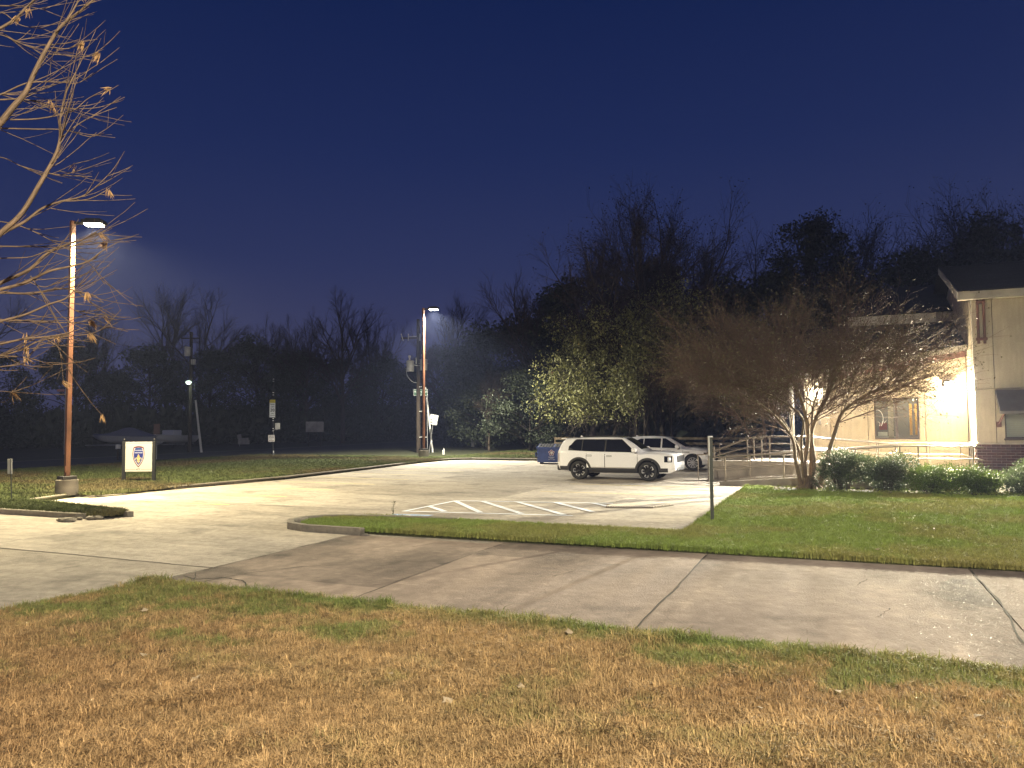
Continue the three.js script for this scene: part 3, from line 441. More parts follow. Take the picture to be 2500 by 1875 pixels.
// ---------------------------------------------------------------- access ramp, landing and steps with their handrails
const ramp = thing('access_ramp', 'switchback concrete access ramp with pipe handrails beside the wing', 'ramp', [0, 0, 0], YAW);
{
  const wedge = (u0, u1, y0, y1, v0, v1) => { const s = new THREE.Shape([[u0, -0.05], [u1, -0.05], [u1, y1], [u0, y0]].map(p => new THREE.Vector2(...p))); const e = new THREE.ExtrudeGeometry(s, { depth: v1 - v0, bevelEnabled: false }); e.translate(0, 0, -v1); return boxUV(e); };
  part('lower_run', wedge(-4.05, 2.0, 0.03, 0.5, 28.75, 29.95), M.formed, ramp);
  part('edge_kerb', wedge(-4.05, 2.0, 0.13, 0.6, 28.6, 28.748), M.formed, ramp); part('edge_kerb', wedge(-3.5, 2.0, 0.17, 0.6, 29.952, 30.08), M.formed, ramp);
  part('turning_landing', box(2.4, 0.55, 3.9, 3.2, -0.05, -30.55), M.formed, ramp);
  part('upper_run', wedge(-1.4, 2.0, 0.78, 0.5, 31.0, 32.3), M.formed, ramp);
  part('upper_landing', box(1.9, 0.84, 2.7, -2.35, -0.05, -32.45, 0.01), M.formed, ramp);
  for (const v of [31.0, 33.95]) part('cheek_wall', box(3.44, 0.845, 0.2, -3.12, -0.05, -v, 0.012), M.formed, ramp);
  for (let k = 0; k < 4; k++) part('step', box(0.36, 0.82 - 0.16 * (k + 1), 2.7, -3.49 - 0.37 * k, -0.05, -32.45, 0.01), M.formed, ramp);
  const rail = (pts, r = 0.026) => part('handrail', pipe(pts, r, 8), M.railGrey, ramp), post = (u, v, y0, y1) => part('rail_post', rod([u, y0, -v], [u, y1, -v], 0.026, 0.026, 8), M.railGrey, ramp);
  // lower run, near side and far side
  for (const [v, a, b, posts] of [[28.67, -4.3, 4.2, [-3.85, -1.8, 0.2, 1.95, 2.5, 4.1]], [30.0, -4.0, 2.0, [-3.1, -1.2, 0.6, 1.9]]]) {
    const y = u => u < 2 ? 0.03 + 0.47 * clamp((u + 4.05) / 6.05) : 0.5;
    const run = h => [[a, y(a) + h, -v], [Math.min(2, b), y(2) + h, -v], ...(b > 2 ? [[b, 0.5 + h, -v]] : [])];
    rail(run(0.98)); rail(run(0.56), 0.021);
    part('handrail', pipe([[a, y(a) + 0.98, -v], [a - 0.12, y(a) + 0.92, -v], [a - 0.12, y(a) + 0.62, -v], [a, y(a) + 0.56, -v]], 0.021, 8), M.railGrey, ramp);
    for (const u of posts) post(u, v, y(u) + (v < 29 ? 0.08 : 0), y(u) + 0.98);
    part('bottom_rail', pipe([[-3.85, y(-3.85) + 0.13, -v], [2, y(2) + 0.13, -v]], 0.015, 6), M.railGrey, ramp);
  }
  // turning landing: end and back
  rail([[4.2, 1.48, -28.67], [4.45, 1.42, -29.1], [4.25, 1.48, -32.3], [2.0, 1.48, -32.3]]); rail([[4.2, 1.06, -28.67], [4.45, 1.0, -29.1], [4.25, 1.06, -32.3], [2.0, 1.06, -32.3]], 0.021);
  for (const [u, v] of [[4.3, 30.5], [4.2, 32.25], [2.1, 32.25], [3.2, 32.25]]) post(u, v, 0.5, 1.48);
  // upper run
  for (const v of [31.05, 32.3]) { rail([[2.15, 1.45, -v], [-0.3, 1.66, -v], [-1.5, 1.76, -v]]); rail([[2.15, 1.03, -v], [-1.5, 1.34, -v]], 0.021); for (const u of [1.4, -0.2, -1.4]) post(u, v, 0.5 + (2 - u) * 0.08, 1.45 + (2.15 - u) * 0.085); }
  // upper landing and steps
  rail([[-1.5, 1.76, -31.0], [-2.6, 1.76, -31.0], [-2.75, 1.68, -31.0], [-2.75, 0.8, -31.0]]); for (const h of [0.68, 0.4, 0.24]) rail([[-1.5, 0.8 + h, -31.0], [-2.75, 0.8 + h, -31.0]], 0.021);
  for (const [u, v] of [[-2.45, 31.0], [-1.5, 31.0], [-3.05, 31.1], [-3.3, 31.1], [-3.3, 33.8], [-4.6, 31.1], [-4.75, 33.8]]) post(u, v, 0.78, u < -4 ? 1.35 : 1.72);
  for (const v of [31.1, 33.8]) { rail([[-2.75, 1.72, -v], [-3.3, 1.70, -v], [-4.95, 1.02, -v], [-5.3, 1.0, -v]]); rail([[-2.75, 1.34, -v], [-3.3, 1.32, -v], [-4.8, 0.9, -v]], 0.021); }
  post(-5.25, 31.1, 0, 1.0); post(-5.25, 33.8, 0, 1.0);
}
// ---------------------------------------------------------------- cars (front +x, near side +z)
phys('carWhite', [0.84, 0.84, 0.86], 0.35, { clearcoat: 1, clearcoatRoughness: 0.06 });
std('carBlack', [0.025, 0.025, 0.027], 0.55); std('tyre', [0.022, 0.022, 0.022], 0.85); std('rimDark', [0.02, 0.02, 0.022], 0.35, { metalness: 0.5 });
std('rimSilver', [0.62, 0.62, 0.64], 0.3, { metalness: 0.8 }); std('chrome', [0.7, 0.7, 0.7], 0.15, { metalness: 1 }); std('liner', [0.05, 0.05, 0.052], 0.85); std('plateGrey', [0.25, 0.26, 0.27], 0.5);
phys('carGlass', [0.012, 0.013, 0.016], 0.04, { clearcoat: 1, clearcoatRoughness: 0.02 }); phys('lampClear', [0.75, 0.76, 0.78], 0.1, { clearcoat: 1 }); std('tailRed', [0.14, 0.015, 0.015], 0.25);
const curve = pts => x => { let k = 0; while (k < pts.length - 2 && x > pts[k + 1][0]) k++; const [a, b] = [pts[k], pts[k + 1]], t = clamp((x - a[0]) / (b[0] - a[0])), m = (i) => i <= 0 || i >= pts.length - 1 ? 0 : (pts[i + 1][1] - pts[i - 1][1]) / (pts[i + 1][0] - pts[i - 1][0]), h = b[0] - a[0], t2 = t * t, t3 = t2 * t; return (2 * t3 - 3 * t2 + 1) * a[1] + (t3 - 2 * t2 + t) * h * m(k) + (-2 * t3 + 3 * t2) * b[1] + (t3 - t2) * h * m(k + 1); };
function makeCar(c, name, label, at, turn) {
  const o = thing(name, label, 'car', at, turn), top = curve(c.top), belt = curve(c.belt), bot = curve(c.bot), wid = curve(c.wid), roofW = curve(c.roofW);
  const sect = x => {                                                   // half section, from the middle of the floor up to the middle of the roof
    const w = wid(x), yb = bot(x), ys = Math.min(belt(x), top(x) - 0.02), yt = top(x), wr = Math.min(roofW(x), w - 0.02), m = 0.62;
    return [[0, yb], [w * 0.8, yb], [w - 0.06, yb + 0.03], [w - 0.02, yb + 0.12], [w - 0.003, m], [w, m + 0.12], [w - 0.008, ys - 0.12], [w - 0.03, ys - 0.03], [w - 0.055, ys], [lerp(w - 0.055, wr, 0.35), lerp(ys, yt - 0.07, 0.36)], [lerp(w - 0.055, wr, 0.72), lerp(ys, yt - 0.07, 0.74)], [wr, yt - 0.07], [wr - 0.035, yt - 0.035], [wr - 0.12, yt - 0.014], [wr * 0.5, yt - 0.003], [0, yt]];
  };
  const xs = []; for (let k = 0; k <= 84; k++) xs.push(lerp(c.x0, c.x1, k / 84));
  const a = new Acc(), ring = [];
  for (const x of xs) { const s = sect(x), full = [...s, ...s.slice(1, -1).reverse().map(([z, y]) => [-z, y])]; ring.push(full.map(([z, y]) => a.v(x, y, z, 0, 0, 0, x, y))); }
  const n = ring[0].length;
  for (let k = 0; k < ring.length - 1; k++) for (let j = 0; j < n; j++) { const j2 = (j + 1) % n; a.i.push(ring[k][j], ring[k + 1][j], ring[k][j2], ring[k][j2], ring[k + 1][j], ring[k + 1][j2]); }
  for (const [r, f] of [[ring[0], 1], [ring[ring.length - 1], 0]]) for (let j = 1; j < n - 1; j++) f ? a.i.push(r[0], r[j], r[j + 1]) : a.i.push(r[0], r[j + 1], r[j]);
  let g = a.geo(); g.deleteAttribute('normal'); g.computeVertexNormals();
  { // outward?
    const p = g.attributes.position, i = g.index; let vol = 0; const A = V3(), B = V3(), C = V3(); for (let k = 0; k < i.count; k += 3) { A.fromBufferAttribute(p, i.getX(k)); B.fromBufferAttribute(p, i.getX(k + 1)); C.fromBufferAttribute(p, i.getX(k + 2)); vol += A.dot(B.cross(C)); }
    if (vol < 0) { for (let k = 0; k < i.count; k += 3) { const t = i.getX(k); i.setX(k, i.getX(k + 1)); i.setX(k + 1, t); } g.computeVertexNormals(); }
  }
  let br = new Brush(g, M.carWhite); br.updateMatrixWorld();
  const ev = new Evaluator(); ev.useGroups = true; ev.attributes = ['position', 'normal', 'uv'];
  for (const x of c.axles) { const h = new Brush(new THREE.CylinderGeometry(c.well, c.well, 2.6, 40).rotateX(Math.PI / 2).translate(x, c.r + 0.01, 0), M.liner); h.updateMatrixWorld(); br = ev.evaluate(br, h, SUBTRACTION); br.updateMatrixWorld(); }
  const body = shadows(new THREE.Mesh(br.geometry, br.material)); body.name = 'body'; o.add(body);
  const side = (x, y) => { const s = sect(x); for (let k = 2; k < s.length - 1; k++) if (y >= s[k][1] && y <= s[k + 1][1]) return lerp(s[k][0], s[k + 1][0], (y - s[k][1]) / Math.max(1e-6, s[k + 1][1] - s[k][1])); return y < s[2][1] ? s[2][0] : s[11][0]; };
  const topY = (x, z) => { const s = sect(x).slice(8); z = Math.abs(z); for (let k = s.length - 1; k > 0; k--) if (z >= s[k][0] && z <= s[k - 1][0]) return lerp(s[k][1], s[k - 1][1], (z - s[k][0]) / Math.max(1e-6, s[k - 1][0] - s[k][0])); return s[0][1]; };
  const sidePatch = (x0, x1, lo, hi, off, sgn, nx = 14, ny = 6) => {     // a panel that follows the flank
    const q = new Acc(), id = [], L = typeof lo === 'function' ? lo : () => lo, H = typeof hi === 'function' ? hi : () => hi;
    for (let i = 0; i <= nx; i++) for (let j = 0; j <= ny; j++) { const x = lerp(x0, x1, i / nx), y = lerp(L(x), Math.max(L(x) + 0.002, H(x)), j / ny); id.push(q.v(x, y, sgn * (side(x, y) + off), 0, 0, 0, x, y)); }
    for (let i = 0; i < nx; i++) for (let j = 0; j < ny; j++) { const k = i * (ny + 1) + j, l = k + ny + 1; sgn > 0 ? q.i.push(id[k], id[l], id[l + 1], id[k], id[l + 1], id[k + 1]) : q.i.push(id[k], id[l + 1], id[l], id[k], id[k + 1], id[l + 1]); }
    const gg = q.geo(); gg.computeVertexNormals(); return gg;
  };
  const topPatch = (x0, x1, w, off, nx = 10, nz = 10) => { const q = new Acc(), id = []; for (let i = 0; i <= nx; i++) for (let j = 0; j <= nz; j++) { const x = lerp(x0, x1, i / nx), z = lerp(-w(x), w(x), j / nz); id.push(q.v(x, topY(x, z) + off, z, 0, 0, 0, x, z)); } for (let i = 0; i < nx; i++) for (let j = 0; j < nz; j++) { const k = i * (nz + 1) + j, l = k + nz + 1; q.i.push(id[k], id[k + 1], id[l + 1], id[k], id[l + 1], id[l]); } const gg = q.geo(); gg.computeVertexNormals(); return gg; };
  for (const s of [1, -1]) {
    for (const [x0, x1, lo, hi] of c.glass) part('side_window', sidePatch(x0, x1, lo, hi, 0.006, s), M.carGlass, o);
    for (const [x0, x1, y0, hx] of c.doors) { const d = part('door', sidePatch(x0 + 0.011, x1 - 0.011, y0, x => belt(x) - 0.02, 0.005, s, 16, 10), M.carWhite, o); part('handle', box(0.2, 0.03, 0.03, hx, belt(hx) - 0.16, s * (side(hx, belt(hx) - 0.15) + 0.012), 0.012), M.carWhite, d); part('handle_recess', sidePatch(hx - 0.11, hx + 0.11, belt(hx) - 0.18, belt(hx) - 0.11, 0.008, s, 3, 2), M.plateGrey, d);
      part('door_seam', [sidePatch(x0 - 0.008, x0 + 0.008, y0, x => belt(x), 0.003, s, 1, 8), sidePatch(x1 - 0.008, x1 + 0.008, y0, x => belt(x), 0.003, s, 1, 8)], M.carBlack, d); }
    for (const [x0, x1, lo, hi] of c.clad) part('sill_cladding', sidePatch(x0, x1, lo, hi, 0.012, s), M.carBlack, o);
    if (c.archTrim) for (const x of c.axles) { const sh = new THREE.Shape(); sh.absarc(0, 0, c.well + c.archTrim, 0, Math.PI, false); sh.absarc(0, 0, c.well - 0.005, Math.PI, 0, true); const e = new THREE.ExtrudeGeometry(sh, { depth: 0.03, bevelEnabled: true, bevelSize: 0.008, bevelThickness: 0.008, bevelSegments: 1, curveSegments: 24 }); e.translate(x, c.r + 0.01, s > 0 ? side(x, 0.7) - 0.018 : -side(x, 0.7) - 0.012); part('arch_trim', e, M.carBlack, o); const leg = new THREE.Shape(); }
    for (const [x0, x1, lo, hi, m, nm] of c.marks) part(nm, sidePatch(x0, x1, lo, hi, nm === 'window_surround' ? 0.003 : nm === 'running_light' ? 0.013 : 0.009, s, nm === 'window_surround' ? 40 : 5, 4), M[m], o);
    const mx = c.mirror, mz = side(mx, belt(mx)) - 0.03; const mi = part('mirror', new RoundedBoxGeometry(0.2, 0.19, 0.25, 3, 0.07).translate(mx + 0.02, belt(mx) + 0.12, s * (mz + 0.17)), M.carWhite, o); part('mirror_arm', box(0.1, 0.08, 0.14, mx + 0.05, belt(mx) - 0.02, s * (mz + 0.03), 0.02), M.carBlack, mi);
  }
  part('windscreen', topPatch(c.screen[0], c.screen[1], x => roofW(x) - 0.02, 0.006), M.carGlass, o);
  part('rear_window', topPatch(c.rear[0], c.rear[1], x => roofW(x) - 0.1, 0.006), M.carGlass, o);
  part('roof_panel', topPatch(c.roof[0], c.roof[1], x => roofW(x) - 0.16, 0.006), M.carGlass, o);
  if (c.rails) for (const s of [1, -1]) part('roof_rail', pipe(Array.from({ length: 9 }, (_, k) => { const x = lerp(c.roof[0] - 0.3, c.roof[1], k / 8), z = roofW(x) - 0.09; return [x, topY(x, z) + (k === 0 || k === 8 ? 0 : 0.035), s * z]; }), 0.016, 6, 0, 0.5), M.carBlack, o);
  part('aerial', (() => { const s = new THREE.Shape([[0, 0], [0.2, 0], [0.03, 0.09]].map(p => new THREE.Vector2(...p))); const e = new THREE.ExtrudeGeometry(s, { depth: 0.03, bevelEnabled: true, bevelSize: 0.008, bevelThickness: 0.01, bevelSegments: 2 }); return e.translate(c.aerial, top(c.aerial) - 0.015, -0.015); })(), M.carWhite, o);
  // wheels
  const tyreG = new THREE.LatheGeometry([[c.rim, -0.11], [c.rim + 0.03, -0.125], [c.r - 0.03, -0.12], [c.r, -0.09], [c.r, 0.09], [c.r - 0.03, 0.12], [c.rim + 0.03, 0.125], [c.rim, 0.11], [c.rim, -0.11]].map(p => new THREE.Vector2(...p)), 48).rotateX(Math.PI / 2);
  for (const x of c.axles) for (const s of [1, -1]) {
    const w = new THREE.Group(); w.name = 'wheel'; w.position.set(x, c.r, s * (wid(x) - 0.13)); if (s < 0) w.rotation.y = Math.PI; o.add(w);
    part('tyre', tyreG, M.tyre, w); part('rim', [new THREE.LatheGeometry([[0, 0.03], [c.rim * 0.5, 0.035], [c.rim * 0.88, 0.055], [c.rim, 0.11], [c.rim - 0.004, 0.1]].map(p => new THREE.Vector2(...p)), 40).rotateX(Math.PI / 2)], M.rimDark, w);
    part('spokes', c.spokes(), M.rimSilver, w);
    part('hub_cap', new THREE.CylinderGeometry(0.035, 0.04, 0.03, 16).rotateX(Math.PI / 2).translate(0, 0, 0.085), c.hub ? M.rimSilver : M.rimDark, w);
    if (!c.hub) for (let k = 0; k < 5; k++) { const f = k * 72 * R; part('spoke_black', [rod([0.03 * Math.cos(f), 0.03 * Math.sin(f), 0.07], [c.rim * 0.93 * Math.cos(f), c.rim * 0.93 * Math.sin(f), 0.085], 0.035, 0.03, 6)], M.rimDark, w); }
  }
  // front and rear ends: panels on the blunt caps
  for (const [nm, pts, m] of c.front) { const e = new THREE.ExtrudeGeometry(new THREE.Shape(pts.map(p => new THREE.Vector2(...p))), { depth: 0.02, bevelEnabled: true, bevelSize: 0.008, bevelThickness: 0.008, bevelSegments: 1 }); e.rotateY(Math.PI / 2); part(nm, e.translate(c.x1 + 0.002, 0, 0), M[m], o); }
  for (const [nm, w, h, d, x, y, z, m, b] of c.extra) part(nm, box(w, h, d, x, y, z, b ?? 0.015), M[m], o);
  return o;
}
{ // the boxy SUV nearest the photographer
  const rim = 0.262, U = () => { const L = []; for (let k = 0; k < 5; k++) { const f = (k * 72 + 36) * R, seg = []; for (let j = 0; j <= 6; j++) { const a = f + (j - 3) / 3 * 17 * R; seg.push([Math.cos(a) * rim * 0.93, Math.sin(a) * rim * 0.93, 0.098]); } L.push(pipe(seg, 0.016, 6)); for (const q of [-17, 17]) { const a = f + q * R; L.push(rod([Math.cos(a) * rim * 0.93, Math.sin(a) * rim * 0.93, 0.098], [Math.cos(a) * rim * 0.62, Math.sin(a) * rim * 0.62, 0.084], 0.017, 0.013, 6)); } } return merged(L); };
  const belt = [[-2.5, 1.2], [-2, 1.18], [-1, 1.14], [0.5, 1.12], [1.1, 1.11], [1.6, 1.08], [2.3, 1.03], [2.5, 1.0]], bf = curve(belt);
  const c = {
    x0: -2.5, x1: 2.5, r: 0.385, rim, well: 0.45, axles: [-1.5, 1.4], archTrim: 0.075, rails: true, hub: false, aerial: -1.75, mirror: 0.86,
    top: [[-2.5, 1.2], [-2.44, 1.38], [-2.3, 1.6], [-2.2, 1.68], [-1.6, 1.735], [-0.6, 1.765], [0.1, 1.755], [0.35, 1.725], [0.7, 1.53], [1.12, 1.24], [1.25, 1.19], [1.8, 1.17], [2.3, 1.12], [2.45, 1.09], [2.5, 1.05]],
    belt, bot: [[-2.5, 0.42], [-2.3, 0.34], [-1.5, 0.29], [1.5, 0.29], [2.25, 0.32], [2.5, 0.42]],
    wid: [[-2.5, 0.80], [-2.42, 0.9], [-2.25, 0.965], [-1.6, 0.99], [0, 0.995], [1.5, 0.99], [2.15, 0.965], [2.35, 0.92], [2.46, 0.86], [2.5, 0.79]],
    roofW: [[-2.5, 0.7], [-2.2, 0.66], [-1, 0.68], [0.3, 0.67], [0.7, 0.71], [1.12, 0.79], [1.3, 0.84], [2.3, 0.84], [2.5, 0.76]],
    glass: [[-1.98, -1.42, x => bf(x) + 0.035 + 0.12 * clamp((-1.7 - x) / 0.28), x => lerp(1.36, 1.635, smooth(-1.99, -1.68, x))], [-1.38, -0.42, x => bf(x) + 0.03, () => 1.645], [-0.36, 0.90, x => bf(x) + 0.03, x => Math.min(1.65, 1.65 - Math.max(0, x - 0.28) * 0.86)]],
    doors: [[-1.18, -0.39, 0.5, -1.05], [-0.38, 0.98, 0.5, -0.2]],
    clad: [[-1.06, 0.97, x => curve([[-1.5, 0.29], [1.5, 0.29]])(x) + 0.02, 0.5], [-2.36, -1.93, x => 0.38, 0.55], [1.84, 2.2, x => 0.36, 0.52]],
    marks: [[2.06, 2.36, 0.76, 1.0, 'carGlass', 'headlight'], [2.20, 2.32, 0.79, 0.97, 'lampClear', 'running_light'], [-1.99, 0.93, x => bf(x) + 0.022, x => Math.min(lerp(1.37, 1.665, smooth(-2.0, -1.68, x)), 1.665 - Math.max(0, x - 0.28) * 0.86), 'carBlack', 'window_surround'], [-2.44, -2.40, 0.72, 1.08, 'tailRed', 'tail_light'], [-1.0, 0.9, 0.508, 0.53, 'chrome', 'trim_strip']],
    screen: [0.42, 1.08], rear: [-2.46, -2.25], roof: [-1.4, 0.3],
    front: [['grille', [[-0.6, 0.76], [0.6, 0.76], [0.66, 0.99], [-0.66, 0.99]], 'carBlack'], ['lower_intake', [[-0.55, 0.44], [0.55, 0.44], [0.6, 0.54], [-0.6, 0.54]], 'plateGrey']],
    extra: [['front_bumper', 0.14, 0.17, 1.5, 2.455, 0.55, 0, 'carWhite', 0.06], ['skid_plate', 0.14, 0.09, 1.46, 2.45, 0.4, 0, 'carBlack', 0.03], ['rear_bumper', 0.2, 0.22, 1.72, -2.42, 0.36, 0, 'carBlack', 0.05], ['spoiler', 0.26, 0.04, 1.2, -2.28, 1.66, 0, 'carWhite', 0.015], ['rear_badge_bar', 0.05, 0.05, 0.9, -2.5, 1.0, 0, 'plateGrey', 0.01]],
    spokes: U,
  };
  const p = W(-8.35, 30.55, 0.002); makeCar(c, 'parked_car', 'boxy white family SUV with black sills and black wheels', [p.x, 0.003, p.z], YAW - 1 * R);
}
{ // the lower, rounder SUV behind it
  const rim = 0.255, S = () => { const L = []; for (let k = 0; k < 10; k++) for (const q of [-6, 6]) { const f = (k * 36 + q) * R, e = (k * 36 + q * 0.9) * R; L.push(rod([Math.cos(e) * 0.05, Math.sin(e) * 0.05, 0.07], [Math.cos(f) * rim * 0.95, Math.sin(f) * rim * 0.95, 0.1], 0.011, 0.012, 5)); } L.push(new THREE.TorusGeometry(rim * 0.97, 0.012, 6, 40).translate(0, 0, 0.105)); return merged(L); };
  const belt = [[-2.37, 1.12], [-1.5, 1.1], [0, 1.04], [1.0, 1.02], [1.5, 1.0], [2.1, 0.92], [2.37, 0.82]], bf = curve(belt);
  const c = {
    x0: -2.37, x1: 2.37, r: 0.38, rim, well: 0.435, axles: [-1.42, 1.45], archTrim: 0, rails: false, hub: true, aerial: -1.55, mirror: 0.72,
    top: [[-2.37, 1.0], [-2.25, 1.2], [-1.95, 1.5], [-1.5, 1.62], [-0.8, 1.665], [-0.1, 1.65], [0.3, 1.58], [0.8, 1.3], [1.1, 1.14], [1.4, 1.1], [1.9, 1.03], [2.2, 0.94], [2.37, 0.82]],
    belt, bot: [[-2.37, 0.4], [-1.4, 0.26], [1.5, 0.26], [2.1, 0.28], [2.37, 0.38]],
    wid: [[-2.37, 0.74], [-2.2, 0.9], [-1.5, 0.985], [0, 0.97], [1.5, 0.985], [2.0, 0.93], [2.25, 0.82], [2.37, 0.66]],
    roofW: [[-2.37, 0.6], [-1.5, 0.62], [-0.5, 0.64], [0.3, 0.64], [0.8, 0.72], [1.15, 0.8], [2.0, 0.8], [2.37, 0.62]],
    glass: [[-1.6, -0.98, x => bf(x) + 0.05, x => lerp(1.3, 1.52, smooth(-1.6, -1.1, x))], [-0.94, -0.12, x => bf(x) + 0.04, () => 1.535], [-0.04, 0.86, x => bf(x) + 0.04, x => Math.min(1.54, 1.54 - Math.max(0, x - 0.1) * 0.6)]],
    doors: [[-1.0, -0.08, 0.42, -0.85], [-0.07, 0.98, 0.42, 0.08]],
    clad: [[-0.98, 1.0, x => 0.31, 0.4]],
    marks: [[1.95, 2.28, x => 0.80 + (x - 1.95) * 0.02, x => 0.88 - (x - 1.95) * 0.02, 'carGlass', 'headlight'], [1.0, 1.3, 0.87, 0.9, 'carBlack', 'fender_vent']],
    screen: [0.34, 1.08], rear: [-2.22, -1.85], roof: [-1.1, 0.15],
    front: [['grille', [[-0.45, 0.6], [0.45, 0.6], [0.5, 0.76], [-0.5, 0.76]], 'carBlack']],
    extra: [['front_bumper', 0.16, 0.2, 1.36, 2.3, 0.42, 0, 'carWhite', 0.05], ['lower_intake', 0.1, 0.1, 1.0, 2.36, 0.44, 0, 'carBlack', 0.02], ['rear_bumper', 0.16, 0.2, 1.5, -2.3, 0.42, 0, 'carWhite', 0.05]],
    spokes: S,
  };
  const p = W(-7.85, 37.4, 0.002); makeCar(c, 'parked_car', 'rounded white SUV with silver spoked wheels, parked between the boxy SUV and the ramp', [p.x, 0.003, p.z], YAW);
}
// ---------------------------------------------------------------- signs, poles, fence, dumpster, boats
std('signWhite', [0.75, 0.75, 0.73], 0.55); std('signBack', [0.30, 0.29, 0.28], 0.5, { metalness: 0.3 }); std('postGalv', [0.34, 0.34, 0.34], 0.5, { metalness: 0.5 }); std('postBlack', [0.018, 0.018, 0.018], 0.5); std('postGreen', [0.035, 0.04, 0.03], 0.6);
std('poleWood', [0.10, 0.075, 0.055], 0.9, { map: woodMap }); std('guyWhite', [0.62, 0.62, 0.58], 0.5); std('tank', [0.74, 0.75, 0.74], 0.45, { map: grime }); std('fenceWood', [0.40, 0.32, 0.22], 0.9, { map: woodMap }); std('fenceWoodB', [0.34, 0.27, 0.185], 0.9, { map: woodMap });
std('wire', [0.02, 0.02, 0.02], 0.6); std('insulator', [0.6, 0.58, 0.55], 0.3);
const face = (t, c = 0.62) => { const m = new THREE.MeshStandardMaterial({ map: t, roughness: 0.55, color: rgb(c, c, c) }); m.name = 'sign_print'; return m; };
function panel(o, nm, w, h, x, y, z, print, back = M.signBack, tilt = 0) {   // a thin sheet with its print on the front (+z)
  const s = part(nm, box(w, h, 0.012, 0, -h / 2, 0, 0.004), back, o); s.position.set(x, y, z); s.rotation.z = tilt;
  if (print) { const f = part('sign_face', new THREE.PlaneGeometry(w - 0.006, h - 0.006).translate(0, 0, 0.0085), print, s); }
  return s;
}
const font = (g, px, bold = true, fam = 'sans-serif') => { g.font = `${bold ? 'bold ' : ''}${px}px ${fam}`; g.textAlign = 'center'; g.textBaseline = 'middle'; };
{ // emblem sign on two black posts
  const o = thing('emblem_sign', 'white sign board with a blue shield emblem hung between two black posts', 'sign', [-15.16, 0.09, -30.35], 3 * R);
  for (const x of [-0.595, 0.595]) { const p = part('post', box(0.12, 1.66, 0.12, x, 0, 0, 0.01), M.postBlack, o); part('finial', new THREE.SphereGeometry(0.05, 12, 8).translate(x, 1.72, 0), M.postBlack, p); }
  const t = sticker(512, 580, (g, w, h) => {
    g.fillStyle = '#e9e5da'; g.fillRect(0, 0, w, h); g.strokeStyle = '#26262a'; g.lineWidth = 5; g.beginPath(); g.moveTo(0, 24); g.lineTo(w, 24); g.moveTo(8, 540); g.lineTo(200, 540); g.moveTo(300, 540); g.lineTo(504, 540); g.stroke();
    font(g, 46); g.fillStyle = '#26262a'; g.fillText('471', 250, 538);
    const shield = k => { g.save(); g.translate(252, 290); g.scale(k, k * 0.5 + 0.5 * k); g.translate(-252, -290); g.beginPath(); g.moveTo(156, 102); g.quadraticCurveTo(252, 62, 348, 102); g.bezierCurveTo(386, 230, 376, 370, 252, 502); g.bezierCurveTo(128, 370, 118, 230, 156, 102); g.closePath(); g.restore(); };
    g.fillStyle = '#1d2458'; shield(1); g.fill(); g.fillStyle = '#8e2f2f'; shield(0.96); g.fill(); g.fillStyle = '#f0eef2'; shield(0.87); g.fill(); g.fillStyle = '#24338c'; shield(0.78); g.fill();
    g.fillStyle = '#2d5f9f'; g.fillRect(188, 112, 128, 26); g.fillStyle = '#f4f4ff'; g.font = 'italic bold 38px serif'; g.fillText('Louisiana', 252, 164); g.fillRect(176, 208, 152, 11);
    g.fillStyle = '#e6c27a'; g.beginPath(); g.moveTo(252, 236); g.quadraticCurveTo(292, 300, 264, 344); g.lineTo(262, 410); g.lineTo(252, 432); g.lineTo(242, 410); g.lineTo(240, 344); g.quadraticCurveTo(212, 300, 252, 236); g.fill();
    g.lineWidth = 14; g.strokeStyle = '#efdfae'; for (const s of [-1, 1]) { g.beginPath(); g.moveTo(252 + s * 12, 356); g.bezierCurveTo(252 + s * 26, 296, 252 + s * 62, 300, 252 + s * 52, 352); g.stroke(); g.beginPath(); g.moveTo(252 + s * 12, 372); g.quadraticCurveTo(252 + s * 22, 404, 252 + s * 34, 384); g.stroke(); }
    g.fillRect(214, 352, 76, 12); g.fillStyle = '#c9cbe0'; g.fillRect(232, 446, 40, 10);
  });
  panel(o, 'sign_board', 1.06, 1.2, 0, 1.03, 0.03, face(t), M.signWhite);
}
{ // narrow white sign by the entrance
  const o = thing('entrance_sign', 'small white sign with one black stripe on a thin leaning post', 'sign', [-15.5, 0.09, -23.15], -32 * R);
  part('post', rod([0.05, 0, 0], [-0.06, 1.2, 0], 0.018, 0.018, 8), M.postGreen, o);
  const t = sticker(128, 224, (g, w, h) => { g.fillStyle = '#eeeeea'; g.fillRect(0, 0, w, h); g.fillStyle = '#15171a'; g.fillRect(74, 0, 22, h); });
  panel(o, 'sign_board', 0.27, 0.46, -0.07, 1.06, 0.02, face(t), M.signWhite, 0.06);
}
